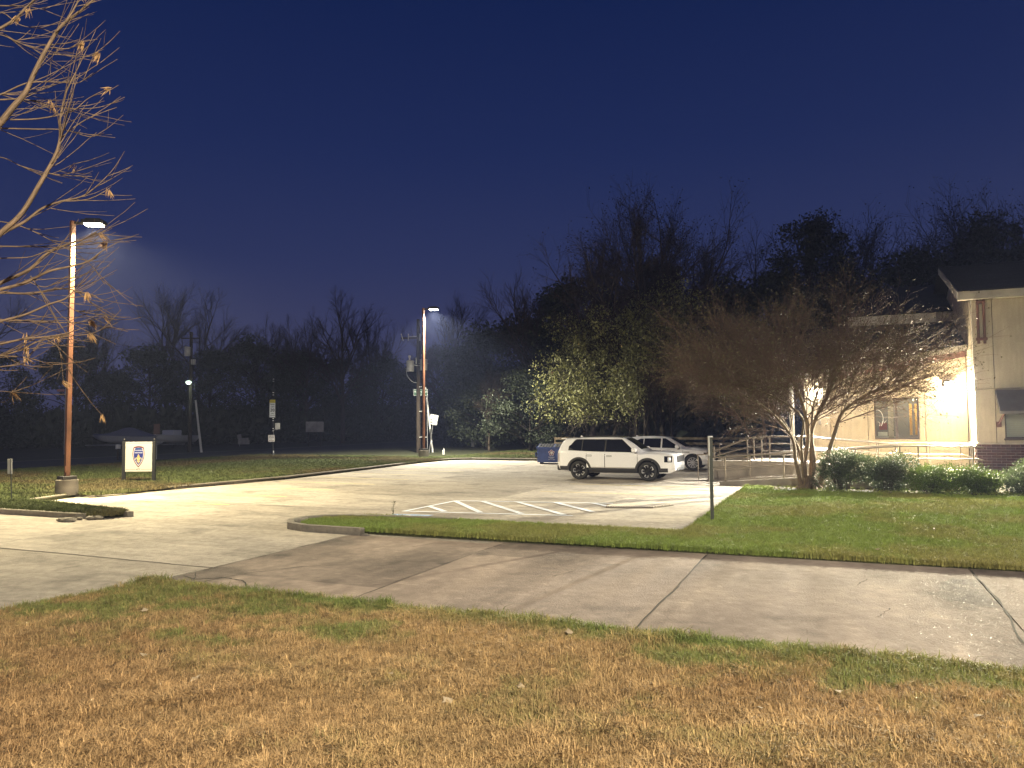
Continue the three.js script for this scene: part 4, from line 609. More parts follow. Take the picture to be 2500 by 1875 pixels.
{ // school speed sign
  const o = thing('school_sign', 'school speed limit sign with a yellow top on a striped post', 'sign', [-17.62, 0.09, -54.95], 12 * R);
  part('post', rod([0, 0, 0], [0, 5.7, 0], 0.05, 0.045, 10), M.postBlack, o);
  for (const y of [5.62, 5.46, 4.62, 4.45, 2.72, 2.56, 1.98, 1.82]) part('reflective_band', new THREE.CylinderGeometry(0.056, 0.056, 0.055, 12).translate(0, y, 0), M.signWhite, o);
  const t = sticker(256, 832, (g, w, h) => {
    g.fillStyle = '#dfe3e2'; g.fillRect(0, 0, w, h); g.fillStyle = '#d9c92e'; g.fillRect(0, 0, w, 150); g.strokeStyle = '#25271b'; g.lineWidth = 5; g.strokeRect(10, 10, w - 20, 130); g.strokeRect(8, 160, w - 16, h - 168);
    g.fillStyle = '#23241c'; font(g, 50); g.fillText('SCHOOL', w / 2, 76, 200); font(g, 66); g.fillStyle = '#24292a'; g.fillText('SPEED', w / 2, 232, 180); g.fillText('LIMIT', w / 2, 336, 160); font(g, 190); g.fillText('20', w / 2, 492, 190); font(g, 50); g.fillText('WHEN', w / 2, 650, 130); g.fillText('FLASHING', w / 2, 738, 200);
  });
  panel(o, 'speed_board', 0.42, 1.32, -0.05, 3.45, 0.075, face(t, 1));
  const t2 = sticker(256, 256, (g, w, h) => { g.fillStyle = '#cfcbc6'; g.fillRect(0, 0, w, h); g.fillStyle = '#2a2526'; font(g, 44); g.fillText('HAND HELD', w / 2, 44, 190); g.fillText('CELL PHONE', w / 2, 100, 200); font(g, 34); g.fillText('USE', w / 2, 156); font(g, 44); g.fillStyle = '#5a2224'; g.fillText('PROHIBITED', w / 2, 214, 205); });
  panel(o, 'notice_board', 0.46, 0.5, -0.1, 1.26, 0.075, face(t2, 1));
  part('control_cabinet', box(0.34, 0.46, 0.2, 0.32, 1.92, 0, 0.015), M.tank, o); part('cabinet_bracket', [box(0.3, 0.04, 0.05, 0.15, 1.86, 0), rod([0.04, 1.3, 0.06], [0.04, 1.88, 0.06], 0.014)], M.postGalv, o);
  part('post_base', new THREE.CylinderGeometry(0.1, 0.19, 0.32, 12).translate(0, 0.16, 0), M.postBlack, o); part('base_marker', box(0.07, 0.16, 0.03, 0.06, 0.2, 0.16, 0.01), M.signWhite, o);
}
function utilityPole(x, z, h, label, build) { const o = thing('utility_pole', label, 'utility pole', [x, 0.09, z], 0); part('pole', new THREE.CylinderGeometry(0.13, 0.17, h, 14).translate(0, h / 2, 0), M.poleWood, o); build(o); return o; }
function transformer(o, x, y, z) {
  const t = part('transformer', [new THREE.CylinderGeometry(0.3, 0.29, 0.8, 20).translate(x, y + 0.4, z), new THREE.CylinderGeometry(0.32, 0.32, 0.05, 20).translate(x, y + 0.8, z), new THREE.SphereGeometry(0.3, 20, 6, 0, 7, 0, 1.57).scale(1, 0.25, 1).translate(x, y + 0.82, z), box(0.12, 0.05, 0.12, x - 0.3, y + 0.5, z), box(0.12, 0.05, 0.12, x + 0.3, y + 0.5, z)], M.tank, o);
  part('bushing', new THREE.LatheGeometry([[0, 0], [0.05, 0], [0.09, 0.04], [0.05, 0.08], [0.09, 0.12], [0.05, 0.16], [0.08, 0.2], [0.12, 0.3], [0.1, 0.38], [0, 0.42]].map(p => new THREE.Vector2(...p)), 12).translate(x - 0.06, y + 0.86, z), M.insulator, t);
}
utilityPole(-7.3, -58, 10.4, 'wooden utility pole carrying two transformers, behind the middle lamp post', o => {
  transformer(o, -0.6, 6.3, 0.15); transformer(o, 0.42, 6.4, 0.1);
  part('transformer_bracket', [rod([-0.35, 6.8, 0.1], [0.2, 6.75, 0.1], 0.04), rod([-0.15, 6.9, 0.1], [-0.15, 7.4, 0.1], 0.05)], M.tank, o);
  const arm = part('crossarm', box(1.7, 0.12, 0.1, -0.5, 8.85, 0.16), M.poleWood, o);
  for (const x of [-1.15, -0.75, 0.15]) part('insulator', [rod([x, 8.7, 0.22], [x + (x < -1 ? -0.16 : 0), 9.25, 0.22], 0.045, 0.035, 8)], M.insulator, arm);
  part('brace', [rod([-0.75, 9.02, 0.2], [-0.1, 9.05, 0.2], 0.02)], M.insulator, arm);
  part('drop_wire', pipe([[-0.95, 6.6, 0.1], [-0.85, 6.0, 0.1], [-0.5, 5.55, 0.1], [-0.05, 5.4, 0.1]], 0.014, 5, 0, 0.5), M.guyWhite, o);
  for (const y of [5.1, 3.2, 1.2]) part('stand_off', rod([0.08, y, 0.14], [0.08 + (5.9 - y) * 0.11 + 0.1, y, 0.2], 0.025), M.guyWhite, o);
});
{ const o = thing('conduit_riser', 'pale leaning guard pipe on the guy wire of the transformer pole', 'guy guard', [-6.23, 0.09, -58.4], 0); part('guard_pipe', rod([0, -0.05, 0], [-0.57, 5.1, -0.05], 0.075, 0.065, 10), M.guyWhite, o); part('clamp', rod([-0.42, 3.75, -0.04], [-0.47, 4.2, -0.04], 0.09, 0.09, 10), M.postGalv, o); part('guy_wire', rod([-0.57, 5.1, -0.05], [-1.0, 9, 0.2], 0.012, 0.012, 5), M.wire, o); }
{ const o = thing('street_name_sign', 'green street name sign Highland Road on a slim post beside the transformer pole', 'sign', [-6.62, 0.09, -58.15], 6 * R); part('post', rod([0, 0, 0], [0, 4.95, 0], 0.03, 0.03, 8), M.postGalv, o);
  const t = sticker(512, 240, (g, w, h) => { g.fillStyle = '#e8eeea'; g.fillRect(0, 0, w, h); g.fillStyle = '#17593a'; g.fillRect(12, 12, w - 24, h - 24); g.fillStyle = '#eef4ee'; font(g, 104); g.fillText('Highland Road', w / 2, 88, 460); font(g, 56); g.fillText('NEW 100', w / 2, 188, 230); });
  panel(o, 'sign_board', 1.08, 0.5, -0.52, 4.68, 0.05, face(t)); }
{ const o = thing('weight_limit_sign', 'tilted white weight limit sign with two truck pictures on a thin post', 'sign', [-6.15, 0.09, -57.1], 4 * R); part('post', rod([-0.22, 0, 0], [0.1, 2.4, 0], 0.022, 0.022, 8), M.postGalv, o);
  const t = sticker(256, 320, (g, w, h) => { g.fillStyle = '#dddcd6'; g.fillRect(0, 0, w, h); g.fillStyle = '#1d1d1f'; font(g, 54); g.fillText('WEIGHT', w / 2, 52, 190); g.fillText('LIMIT', w / 2, 116, 130); for (const [y, l] of [[172, 70], [246, 96]]) { g.beginPath(); g.moveTo(20, y + 26); g.lineTo(20, y + 8); g.lineTo(36, y - 8); g.lineTo(20 + l * 0.7, y - 10); g.lineTo(20 + l, y + 8); g.lineTo(20 + l, y + 26); g.fill(); } font(g, 50); g.fillText('10', 180, 180); g.fillText('15', 180, 256); g.font = '34px sans-serif'; g.fillText('T', 232, 220); });
  panel(o, 'sign_board', 0.62, 0.76, 0.13, 2.55, 0.03, face(t), M.signBack, -0.2); }
{ const o = utilityPole(-27.3, -63.2, 10.2, 'wooden utility pole with a small greenish street light among the dark trees', o => {
    part('transformer', [new THREE.CylinderGeometry(0.26, 0.25, 0.75, 18).translate(-0.22, 8.5, 0.25), new THREE.SphereGeometry(0.26, 16, 6, 0, 7, 0, 1.57).scale(1, 0.3, 1).translate(-0.22, 8.87, 0.25)], M.tank, o);
    part('meter_box', box(0.36, 0.44, 0.2, 0.28, 7.4, 0.16, 0.02), M.tank, o);
    part('lamp_arm', pipe([[0, 5.7, 0], [0.1, 6.0, 0.5], [0.24, 6.05, 0.9]], 0.03, 6), M.postGalv, o);
    part('lamp_globe', new THREE.SphereGeometry(0.24, 16, 10).scale(1, 0.6, 1).translate(0.26, 5.85, 1.0), M.lampGlassFar, o);
    light(rgb(0.75, 1, 0.82), LAMP.far, 0.26, 5.62, 1.0, o, 4);
    part('crossarm', box(1.6, 0.1, 0.1, 0, 9.6, 0.12), M.poleWood, o);
  }); }
{ const o = thing('guy_guard', 'pale leaning guard pipe in front of the pole with the greenish light', 'guy guard', [-25.8, 0.09, -62.0], 0); part('guard_pipe', rod([0, -0.05, 0], [-0.55, 4.35, 0], 0.1, 0.075, 10), M.guyWhite, o); part('guy_wire', rod([-0.55, 4.35, 0], [-1.4, 9, -1], 0.012, 0.012, 5), M.wire, o); }
{ const o = thing('information_board', 'wide grey blank board on two thin posts before the woods', 'sign', [-19.85, 0.09, -75], 8 * R); for (const x of [-0.6, 0.6]) part('post', box(0.09, 1.7, 0.09, x, 0, 0), M.poleWood, o); panel(o, 'board', 1.75, 1.05, 0, 2.0, 0.06, null, std('boardGrey', [0.42, 0.42, 0.45], 0.7, { map: grime })); }
{ const o = thing('yard_sign', 'crooked pale yard sign of two stacked boards beside the road', 'sign', [-28.1, 0.09, -77.8], 6 * R); part('post', rod([-0.3, 0, -0.03], [-0.5, 1.2, -0.03], 0.03), M.postGalv, o); panel(o, 'board', 1.15, 0.42, 0.12, 0.42, 0, null, M.boardGrey, 0); const b = panel(o, 'board', 1.05, 0.26, 0.08, 0.74, 0.02, null, M.boardGrey, 0.08); panel(o, 'board', 0.45, 0.42, -0.35, 1.05, 0.02, null, M.boardGrey, 0.15); }
{ const o = thing('road_sign', 'brownish road sign seen from behind on a thin post, near the boats', 'sign', [-23.95, 0.09, -50.3], 0); part('post', rod([0, 0, 0], [0, 2.35, 0], 0.03), M.postGalv, o); panel(o, 'sign_board', 0.42, 0.7, 0, 2.02, 0.035, null, std('signRust', [0.16, 0.10, 0.085], 0.7)); }
{ const o = thing('post_box', 'small white post box on a dark stake at the roadside', 'letter box', [-26.4, 0.09, -50], 0); part('stake', box(0.09, 0.9, 0.09, 0, 0, 0), M.poleWood, o); part('box', [box(0.17, 0.24, 0.36, 0, 0.72, 0, 0.02), new THREE.CylinderGeometry(0.085, 0.085, 0.36, 12, 1, false, 0, Math.PI).rotateX(Math.PI / 2).rotateZ(Math.PI / 2).translate(0, 0.96, 0)], M.signWhite, o); }
{ const o = thing('street_name_sign', 'dark reddish street name plate high on a post behind the left lamp post', 'sign', [-36.2, 0.09, -60], 0); part('post', rod([0.2, 0, 0], [0.2, 5.3, 0], 0.035), M.postGalv, o); panel(o, 'sign_board', 0.6, 0.2, -0.15, 5.15, 0.05, null, std('plateRed', [0.42, 0.2, 0.18], 0.5)); }
{ const o = thing('marker_post', 'white round-topped marker post on the grass by the woods', 'post', [-3.8, 0.09, -71.5], 0); part('post', [new THREE.CylinderGeometry(0.16, 0.17, 0.75, 14).translate(0, 0.38, 0), new THREE.SphereGeometry(0.16, 14, 6, 0, 7, 0, 1.57).translate(0, 0.755, 0)], M.guyWhite, o); }
{ const o = thing('marker_post', 'short grey stub post on the grass right of the middle lamp', 'post', [-4.98, 0.09, -54], 0); part('post', box(0.16, 0.34, 0.16, 0, 0, 0, 0.02), M.guyWhite, o); part('cap', box(0.06, 0.12, 0.06, 0.02, 0.34, 0), M.guyWhite, o); }
{ const p = W(-2.72, 17.9), o = thing('sign_post', 'dark square post with a white sign edge-on, between lot and lawn', 'sign', [p.x, 0.03, p.z], -9 * R); part('post', box(0.075, 1.98, 0.075, 0, 0, 0, 0.008), M.postGreen, o); const s = part('sign_board', box(0.012, 0.46, 0.3, -0.048, 1.55, 0.02, 0.004), M.signWhite, o); part('post_face', box(0.006, 1.2, 0.05, -0.043, 0.34, 0, 0.001), M.guyWhite, o); part('post_cap', box(0.09, 0.03, 0.09, 0, 1.98, 0, 0.006), M.signWhite, o); s.rotation.z = 0; }
{ // blue waste container
  const p = W(-15.0, 40.6), o = thing('dumpster', 'blue steel waste container with a white star emblem on its side', 'dumpster', [p.x, 0.002, p.z], YAW + 14 * R);
  std('binBlue', [0.05, 0.095, 0.34], 0.45, { map: grime }); std('binLid', [0.03, 0.03, 0.035], 0.7);
  const s = new THREE.Shape([[-0.55, 0.1], [0.5, 0.1], [0.58, 0.92], [-0.6, 1.1]].map(q => new THREE.Vector2(...q))), e = new THREE.ExtrudeGeometry(s, { depth: 1.86, bevelEnabled: true, bevelSize: 0.012, bevelThickness: 0.012, bevelSegments: 1 }); e.rotateY(-Math.PI / 2); part('container', boxUV(e).translate(0.93, 0, 0), M.binBlue, o);
  part('rim', [box(1.98, 0.07, 0.06, 0, 0.88, 0.61, 0.01), box(0.06, 0.07, 1.2, -0.97, 0.92, 0, 0.01), box(0.06, 0.07, 1.2, 0.97, 0.92, 0, 0.01)], M.binBlue, o);
  for (const x of [-0.47, 0.47]) { const l = part('lid', box(0.9, 0.04, 1.22, 0, 0, 0, 0.015), M.binLid, o); l.position.set(x, 0.985, -0.01); l.rotation.x = 0.15; for (let k = -2; k <= 2; k++) part('lid_rib', box(0.06, 0.03, 1.15, k * 0.17, 0.038, 0, 0.01), M.binLid, l); }
  for (const x of [-1.02, 1.02]) part('fork_pocket', [box(0.13, 0.03, 0.8, x, 0.62, 0), box(0.13, 0.03, 0.8, x, 0.42, 0), box(0.03, 0.23, 0.8, x + Math.sign(x) * 0.05, 0.42, 0)], M.binBlue, o);
  for (const x of [-0.75, 0.75]) part('skid', box(0.1, 0.1, 1.0, x, 0, 0), M.binLid, o);
  for (const x of [-0.88]) part('corner_rib', box(0.07, 0.5, 0.04, x, 0.3, 0.585), M.binBlue, o);
  const t = sticker(256, 400, (g, w, h) => {
    g.clearRect(0, 0, w, h); g.fillStyle = '#3d4f93'; g.fillRect(0, 0, w, h); const star = (r, rr, rot = 0) => { g.beginPath(); for (let k = 0; k < 10; k++) { const a = (-90 + k * 36 + rot) * R, q = k % 2 ? rr : r; g.lineTo(128 + Math.cos(a) * q, 120 + Math.sin(a) * q); } g.closePath(); };
    g.lineJoin = 'round'; g.fillStyle = '#eee9f4'; for (let k = 0; k < 5; k++) { const a = (-90 + k * 72) * R; g.beginPath(); g.arc(128 + Math.cos(a) * 66, 120 + Math.sin(a) * 66, 44, 0, 7); g.fill(); } g.fillStyle = '#b0464c'; for (let k = 0; k < 5; k++) { const a = (-90 + k * 72) * R; g.beginPath(); g.arc(128 + Math.cos(a) * 64, 120 + Math.sin(a) * 64, 30, 0, 7); g.fill(); } g.fillStyle = '#2d356e'; star(88, 48); g.fill(); g.fillStyle = '#fbf6ea'; star(68, 32); g.fill(); g.fillRect(92, 96, 72, 54);
    g.fillStyle = '#eef0fb'; font(g, 48); g.fillText('REPUBLIC', 128, 272, 220); font(g, 30); g.fillText('SERVICES', 128, 308, 130); font(g, 40); g.fillText('225-778-3800', 128, 352, 232);
  });
  const f = part('emblem', new THREE.PlaneGeometry(0.42, 0.66), face(t), o); f.position.set(-0.12, 0.5, 0.557); f.rotation.x = 0.0972;
}
{ // four-board fence along the back of the lot
  const pts = [[2.95, 51.6], [5.4, 50.8], [7.85, 50.0], [10.3, 49.2], [12.7, 48.4], [15.1, 47.6], [17.5, 46.8]];
  const o = thing('board_fence', 'weathered four-board timber fence behind the parked cars', 'fence', [pts[0][0], 0.09, -pts[0][1]], 0), L = pts.map(([x, z]) => V3(x - pts[0][0], 0, -(z - pts[0][1]))), fr = rng(3);
  L.forEach(p => part('fence_post', box(0.12, 1.32, 0.12, p.x, -0.05, p.z, 0.01), M.fenceWood, o));
  for (let k = 0; k < L.length - 1; k++) for (const y of [0.1, 0.42, 0.74, 1.08]) { const a = L[k], b = L[k + 1], d = b.clone().sub(a), g = box(d.length() - 0.01, 0.15, 0.03, 0, 0, 0, 0.005); g.rotateZ((fr() - 0.5) * 0.012); g.rotateY(Math.atan2(-d.z, d.x)); part('board', g.translate((a.x + b.x) / 2, y, (a.z + b.z) / 2 + 0.08), fr() < 0.5 ? M.fenceWood : M.fenceWoodB, o); }
}
function hull(len, beam, dep) { const a = new Acc(), n = 18, m = 8, id = []; for (let i = 0; i <= n; i++) { const t = i / n, w = beam / 2 * Math.min(1, Math.pow(1 - Math.pow(t, 3.2), 0.7) + 0.01), sheer = dep * (0.85 + 0.25 * t * t), keel = dep * 0.9 * Math.pow(t, 6); for (let j = 0; j <= m; j++) { const f = (j / m - 0.5) * 2, ff = Math.sign(f) * Math.pow(Math.abs(f), 0.6); id.push(a.v((t - 0.5) * len, keel + (sheer - keel) * Math.pow(Math.abs(f), 1.8), ff * w, 0, 0, 0, 0, 0)); } } for (let i = 0; i < n; i++) for (let j = 0; j < m; j++) { const k = i * (m + 1) + j, l = k + m + 1; a.i.push(k, l, k + 1, k + 1, l, l + 1); } const g = a.geo(); g.computeVertexNormals(); return g; }
function deck(len, beam, dep, hgt) { const a = new Acc(), n = 18, id = []; for (let i = 0; i <= n; i++) { const t = i / n, w = beam / 2 * Math.min(1, Math.pow(1 - Math.pow(t, 3.2), 0.7) + 0.01), s = dep * (0.85 + 0.25 * t * t); for (let j = 0; j <= 6; j++) { const f = (j / 6 - 0.5) * 2; id.push(a.v((t - 0.5) * len, s + hgt(t) * (1 - f * f) + 0.005, f * w, 0, 1, 0, 0, 0)); } } for (let i = 0; i < n; i++) for (let j = 0; j < 6; j++) { const k = i * 7 + j, l = k + 7; a.i.push(k, k + 1, l, k + 1, l + 1, l); } const g = a.geo(); g.computeVertexNormals(); return g; }
std('hullWhite', [0.5, 0.5, 0.56], 0.4); std('tarp', [0.30, 0.31, 0.42], 0.85, { map: grime });
for (const [x, z, turn, len, cover, label] of [[-36.2, -70, 176 * R, 6.6, true, 'covered boat on a trailer under a blue-grey tarpaulin'], [-32.7, -72, 255 * R, 5.2, false, 'open white boat with a small cabin on a trailer beside the covered boat']]) {
  const o = thing('trailer_boat', label, 'boat', [x, 0.09, z], turn, 'boats kept across the road');
  part('hull', hull(len, 1.95, 0.8).translate(0, 0.55, 0), M.hullWhite, o);
  part(cover ? 'tarpaulin' : 'deck', deck(len, 1.98, 0.8, t => cover ? 0.75 * Math.exp(-Math.pow((t - 0.45) / 0.25, 2)) + 0.06 : 0.03).translate(0, 0.56, 0), cover ? M.tarp : M.hullWhite, o);
  if (!cover) part('cabin', [box(1.2, 0.55, 1.3, 0.2, 1.25, 0, 0.08)], M.hullWhite, o);
  part('trailer_frame', [box(len * 0.8, 0.1, 0.08, -0.2, 0.42, 0.5), box(len * 0.8, 0.1, 0.08, -0.2, 0.42, -0.5), box(0.08, 0.1, 1.5, -0.9, 0.36, 0), box(1.4, 0.08, 0.08, len * 0.5, 0.42, 0)], M.postGalv, o);
  for (const s of [-1, 1]) part('trailer_wheel', new THREE.TorusGeometry(0.22, 0.09, 8, 20).translate(-0.9, 0.31, s * 0.85), M.tyre, o);
}
// ---------------------------------------------------------------- plants
std('barkGrey', [0.20, 0.165, 0.13], 0.95, { map: barkMap, bumpMap: barkBump, bumpScale: 0.01 }); std('barkDark', [0.085, 0.068, 0.055], 0.95, { map: barkMap }); std('barkTan', [0.34, 0.26, 0.19], 0.8, { map: barkMap, bumpMap: barkBump, bumpScale: 0.006 }); std('twigBrown', [0.46, 0.33, 0.22], 0.85, { map: barkMap }); std('twigRed', [0.11, 0.072, 0.057], 0.9); std('twigDark', [0.06, 0.045, 0.042], 0.95);
const leafy = (n, c, r = 0.55, tr = 0.35) => phys(n, c, r, { side: THREE.DoubleSide, transmission: tr, thickness: 0 });
leafy('leafPale', [0.26, 0.26, 0.085], 0.5); std('leafDark', [0.035, 0.045, 0.022], 0.6, { side: THREE.DoubleSide }); std('leafMid', [0.075, 0.088, 0.038], 0.5, { side: THREE.DoubleSide }); leafy('leafHedge', [0.06, 0.082, 0.036], 0.68); leafy('leafBright', [0.11, 0.16, 0.03], 0.5); std('leafOlive', [0.105, 0.09, 0.045], 0.7, { side: THREE.DoubleSide }); std('leafDry', [0.40, 0.24, 0.10], 0.8, { side: THREE.DoubleSide }); std('leafFallen', [0.42, 0.33, 0.21], 0.8, { side: THREE.DoubleSide }); std('barkMulch', [0.055, 0.032, 0.02], 1, { map: soilMap });
const tmpA = V3(), tmpB = V3();
function rndDir(r) { const z = r() * 2 - 1, f = r() * 6.283, q = Math.sqrt(1 - z * z); return V3(q * Math.cos(f), z, q * Math.sin(f)); }
function bend(r, p, d, len, n, wig, up) { const P = [p.clone()], dir = d.clone(); for (let k = 0; k < n; k++) { dir.x += (r() - 0.5) * wig; dir.y += (r() - 0.5) * wig + up; dir.z += (r() - 0.5) * wig; dir.normalize(); P.push(P[k].clone().addScaledVector(dir, len / n)); } return [P, dir]; }
function grow(acc, r, p, d, len, rad, lv, o, tips) {                    // recursive branching; tips gather ends for leaves
  const c = o.levels[lv], [P, dir] = bend(r, p, d, len, c.seg, c.wig, c.up); acc.tube(P, rad, lv === o.levels.length - 1 ? rad * 0.35 : rad * c.taper, c.sides);
  if (lv === o.levels.length - 1) { tips.push([P[P.length - 1], dir, P[Math.max(0, P.length - 2)]]); return; }
  const n = Math.round(c.kids * (0.75 + r() * 0.5));
  for (let k = 0; k < n; k++) {
    const t = k === 0 && c.lead ? 1 : lerp(c.from, 1, (k + r()) / n), q = Math.min(P.length - 2, Math.floor(t * (P.length - 1))), f = t * (P.length - 1) - q, at = P[q].clone().lerp(P[q + 1], Math.min(1, f)), a = c.angle * (0.6 + r() * 0.7), loc = P[q + 1].clone().sub(P[q]).normalize();
    const s = rndDir(r); s.addScaledVector(loc, -s.dot(loc)).normalize(); const nd = k === 0 && c.lead ? loc : loc.multiplyScalar(Math.cos(a)).addScaledVector(s, Math.sin(a)).normalize();
    grow(acc, r, at, nd, len * c.ratio * (0.65 + r() * 0.55) * (1 - 0.35 * t * (c.cone ?? 0)), Math.max(o.minR, rad * c.rr * (1 - 0.3 * t)), lv + 1, o, tips);
  }
}
function addLeaves(acc, r, tips, per, spread, l, w, droop = 0) { for (const [p] of tips) for (let k = 0; k < per; k++) { const d = rndDir(r); d.y -= droop; d.normalize(); const s = rndDir(r); s.addScaledVector(d, -s.dot(d)).normalize(); const z = l * (0.6 + r() * 0.8); acc.leaf(tmpA.copy(p).addScaledVector(rndDir(r), spread * Math.cbrt(r())), d, s, z, w * z / l); } }
function bareTree(seed, h, spreadUp, minR) { const r = rng(seed), a = new Acc(), tips = []; grow(a, r, V3(0, -0.1, 0), V3(0, 1, 0), h * 0.5, h * 0.016, 0, { minR, levels: [{ seg: 7, wig: 0.10, up: 0.05, taper: 0.55, sides: 7, kids: 9, from: 0.35, lead: 1, angle: 0.68, ratio: 0.66, rr: 0.6 }, { seg: 6, wig: 0.22, up: spreadUp, taper: 0.5, sides: 5, kids: 7, from: 0.2, lead: 1, angle: 0.7, ratio: 0.52, rr: 0.55 }, { seg: 4, wig: 0.28, up: spreadUp, taper: 0.5, sides: 4, kids: 6, from: 0.15, lead: 1, angle: 0.6, ratio: 0.55, rr: 0.5 }, { seg: 3, wig: 0.3, up: spreadUp, taper: 0.5, sides: 3, kids: 9, from: 0.05, angle: 0.7, ratio: 0.62, rr: 0.5 }, { seg: 2, wig: 0.3, up: spreadUp, taper: 0.4, sides: 3 }] }, tips); return [a.geo(), tips]; }
function crownTree(seed, h, w, n, leaf, low = 0.12) {                   // evergreen: trunk, limbs and clumps of leaves with gaps between them
  const r = rng(seed), a = new Acc(), L = new Acc(); const [T] = bend(r, V3(0, -0.1, 0), V3(0, 1, 0), h * 0.85, 7, 0.08, 0.05); a.tube(T, h * 0.018, h * 0.006, 7);
  for (let k = 0; k < n; k++) {
    const t = Math.pow((k + r()) / n, 0.9), y = lerp(low, 0.97, t) * h, prof = Math.pow(Math.sin(Math.PI * lerp(0.16, 0.97, t)), 0.7), f = r() * 6.283, rr = w / 2 * prof * (0.35 + 0.75 * Math.sqrt(r())), c = V3(Math.cos(f) * rr, y + (r() - 0.5) * h * 0.05, Math.sin(f) * rr), q = T[Math.min(T.length - 1, Math.floor(clamp(y / h - 0.12, 0.05, 0.95) * T.length))];
    const mid = q.clone().lerp(c, 0.5); mid.y += h * 0.02; a.tube([q, mid, c], h * 0.005, h * 0.0018, 4);
    const R0 = w * (0.09 + r() * 0.09), m = Math.round(leaf.per * (0.6 + r() * 0.8));
    for (let j = 0; j < m; j++) { const d = rndDir(r), rad = R0 * Math.pow(r(), 0.4), pt = tmpA.copy(c); pt.x += d.x * rad * 1.2; pt.y += d.y * rad * 0.8; pt.z += d.z * rad * 1.2; const dd = rndDir(r); dd.y -= 0.25; dd.normalize(); const s = rndDir(r); s.addScaledVector(dd, -s.dot(dd)).normalize(); const l = leaf.l * (0.6 + r() * 0.8); L.leaf(pt, dd, s, l, l * leaf.w); }
  }
  return [a.geo(), L.geo()];
}
const plant = (name, label, cat, at, turn, group) => thing(name, label, cat, at, turn, group);
// --- the woods: a few grown trees, then copies of them
const bare = [101, 202, 303, 404].map((s, k) => bareTree(s, 17, [0.05, 0.09, 0.03, 0.12][k], 0.011)[0]);
const ever = [[11, 11, 9], [12, 10, 8], [13, 12, 9.5]].map(([s, h, w]) => crownTree(s, h, w, 62, { per: 190, l: 0.30, w: 0.5 }, 0.05));
std('leafBrown', [0.032, 0.024, 0.02], 0.8, { side: THREE.DoubleSide });
const tall = [[31, 0.06], [32, 0.02]].map(([s, up]) => { const [g, tips] = bareTree(s * 7, 17, up, 0.011), L = new Acc(); addLeaves(L, rng(s), tips.filter((_, k) => k % 2 === 0), 2, 0.3, 0.13, 0.07); return [g, L.geo()]; });
const spire = crownTree(35, 19, 7.5, 85, { per: 170, l: 0.28, w: 0.5 }, 0.2);
const LANDMARKS = [[120, 'beyond the small entrance sign'], [260, 'behind the left lamp post'], [430, 'behind the covered boat'], [560, 'behind the pole with the greenish light'], [690, 'behind the school speed sign'], [800, 'behind the grey information board'], [960, 'between the grey board and the transformer pole'], [1100, 'behind the transformer pole'], [1300, 'behind the marker posts'], [1420, 'behind the blue container'], [1560, 'behind the boxy white SUV'], [1720, 'behind the rounded SUV'], [1900, 'behind the ramp landing'], [2120, 'behind the crape myrtle'], [2340, 'behind the entrance wing'], [9999, 'behind the stucco hall']];
function woodTree(kind, k, x, z, s, turn, label, group) {
  const bearing = 1250 + 1819 * x / -z; label += ' ' + LANDMARKS.find(l => bearing < l[0])[1];
  const o = plant(kind === 'bare' ? 'bare_tree' : 'evergreen_tree', label, 'tree', [x, 0.05, z], turn, group);
  if (kind === 'bare') { part('trunk', k < 4 ? bare[k] : tall[k - 4][0], M.twigDark, o); if (k > 3) part('crown', tall[k - 4][1], M.leafBrown, o); } else if (kind === 'spire') { part('trunk', spire[0], M.barkDark, o); part('crown', spire[1], M.leafDark, o); } else { part('trunk', ever[k][0], M.barkDark, o); part('crown', ever[k][1], M.leafDark, o); }
  o.scale.setScalar(s); return o;
}
const roadE = [[-62, -62, 1, 0.95], [-55, -70, 0, 1.0], [-47, -66, 2, 0.8], [-48, -82, 0, 1.05], [-41, -84, 1, 1.1], [-35, -86, 2, 0.9], [-30, -88, 0, 1.12], [-26, -92, 1, 1.1], [-21, -92, 2, 0.85], [-17, -97, 0, 1.0], [-14, -104, 1, 0.95], [-10, -104, 2, 1.05], [-5, -100, 0, 1.1]];
for (const [x, z, k, s] of roadE) woodTree('ever', k, x, z, s, x * 1.7, 'dark leafy tree across the road,', 'leafy trees across the road');
for (const [x, z, k, s, f] of [[-58, -78, 0, 1.05, 0], [-50, -88, 3, 1.0, 1], [-42.5, -92, 1, 1.12, 2], [-38, -90, 0, 1.15, 4], [-33, -98, 2, 1.0, 0.5], [-28.5, -100, 3, 0.98, 3], [-25, -90, 2, 0.95, 5], [-20, -88, 0, 1.08, 1.3], [-17.5, -96, 3, 1.0, 2.2], [-9, -96, 1, 1.12, 3.4]]) woodTree('bare', k, x, z, s, f, 'bare tree standing above the dark woods', 'bare trees across the road');
for (const [x, z, k, s] of [[-2.5, -72, 0, 1.05], [1.5, -70, 1, 1.2], [6, -68, 2, 1.25], [11, -64, 1, 1.3], [17, -60, 0, 1.2], [20.5, -58, 2, 1.15], [25, -56, 1, 1.25], [29.5, -54, 2, 1.2], [34, -54, 0, 1.35], [40, -54, 1, 1.4], [47, -52, 2, 1.4]]) woodTree('ever', k, x, z, s, x * 2.3, 'broad dark leafy tree', 'leafy trees behind the lot');
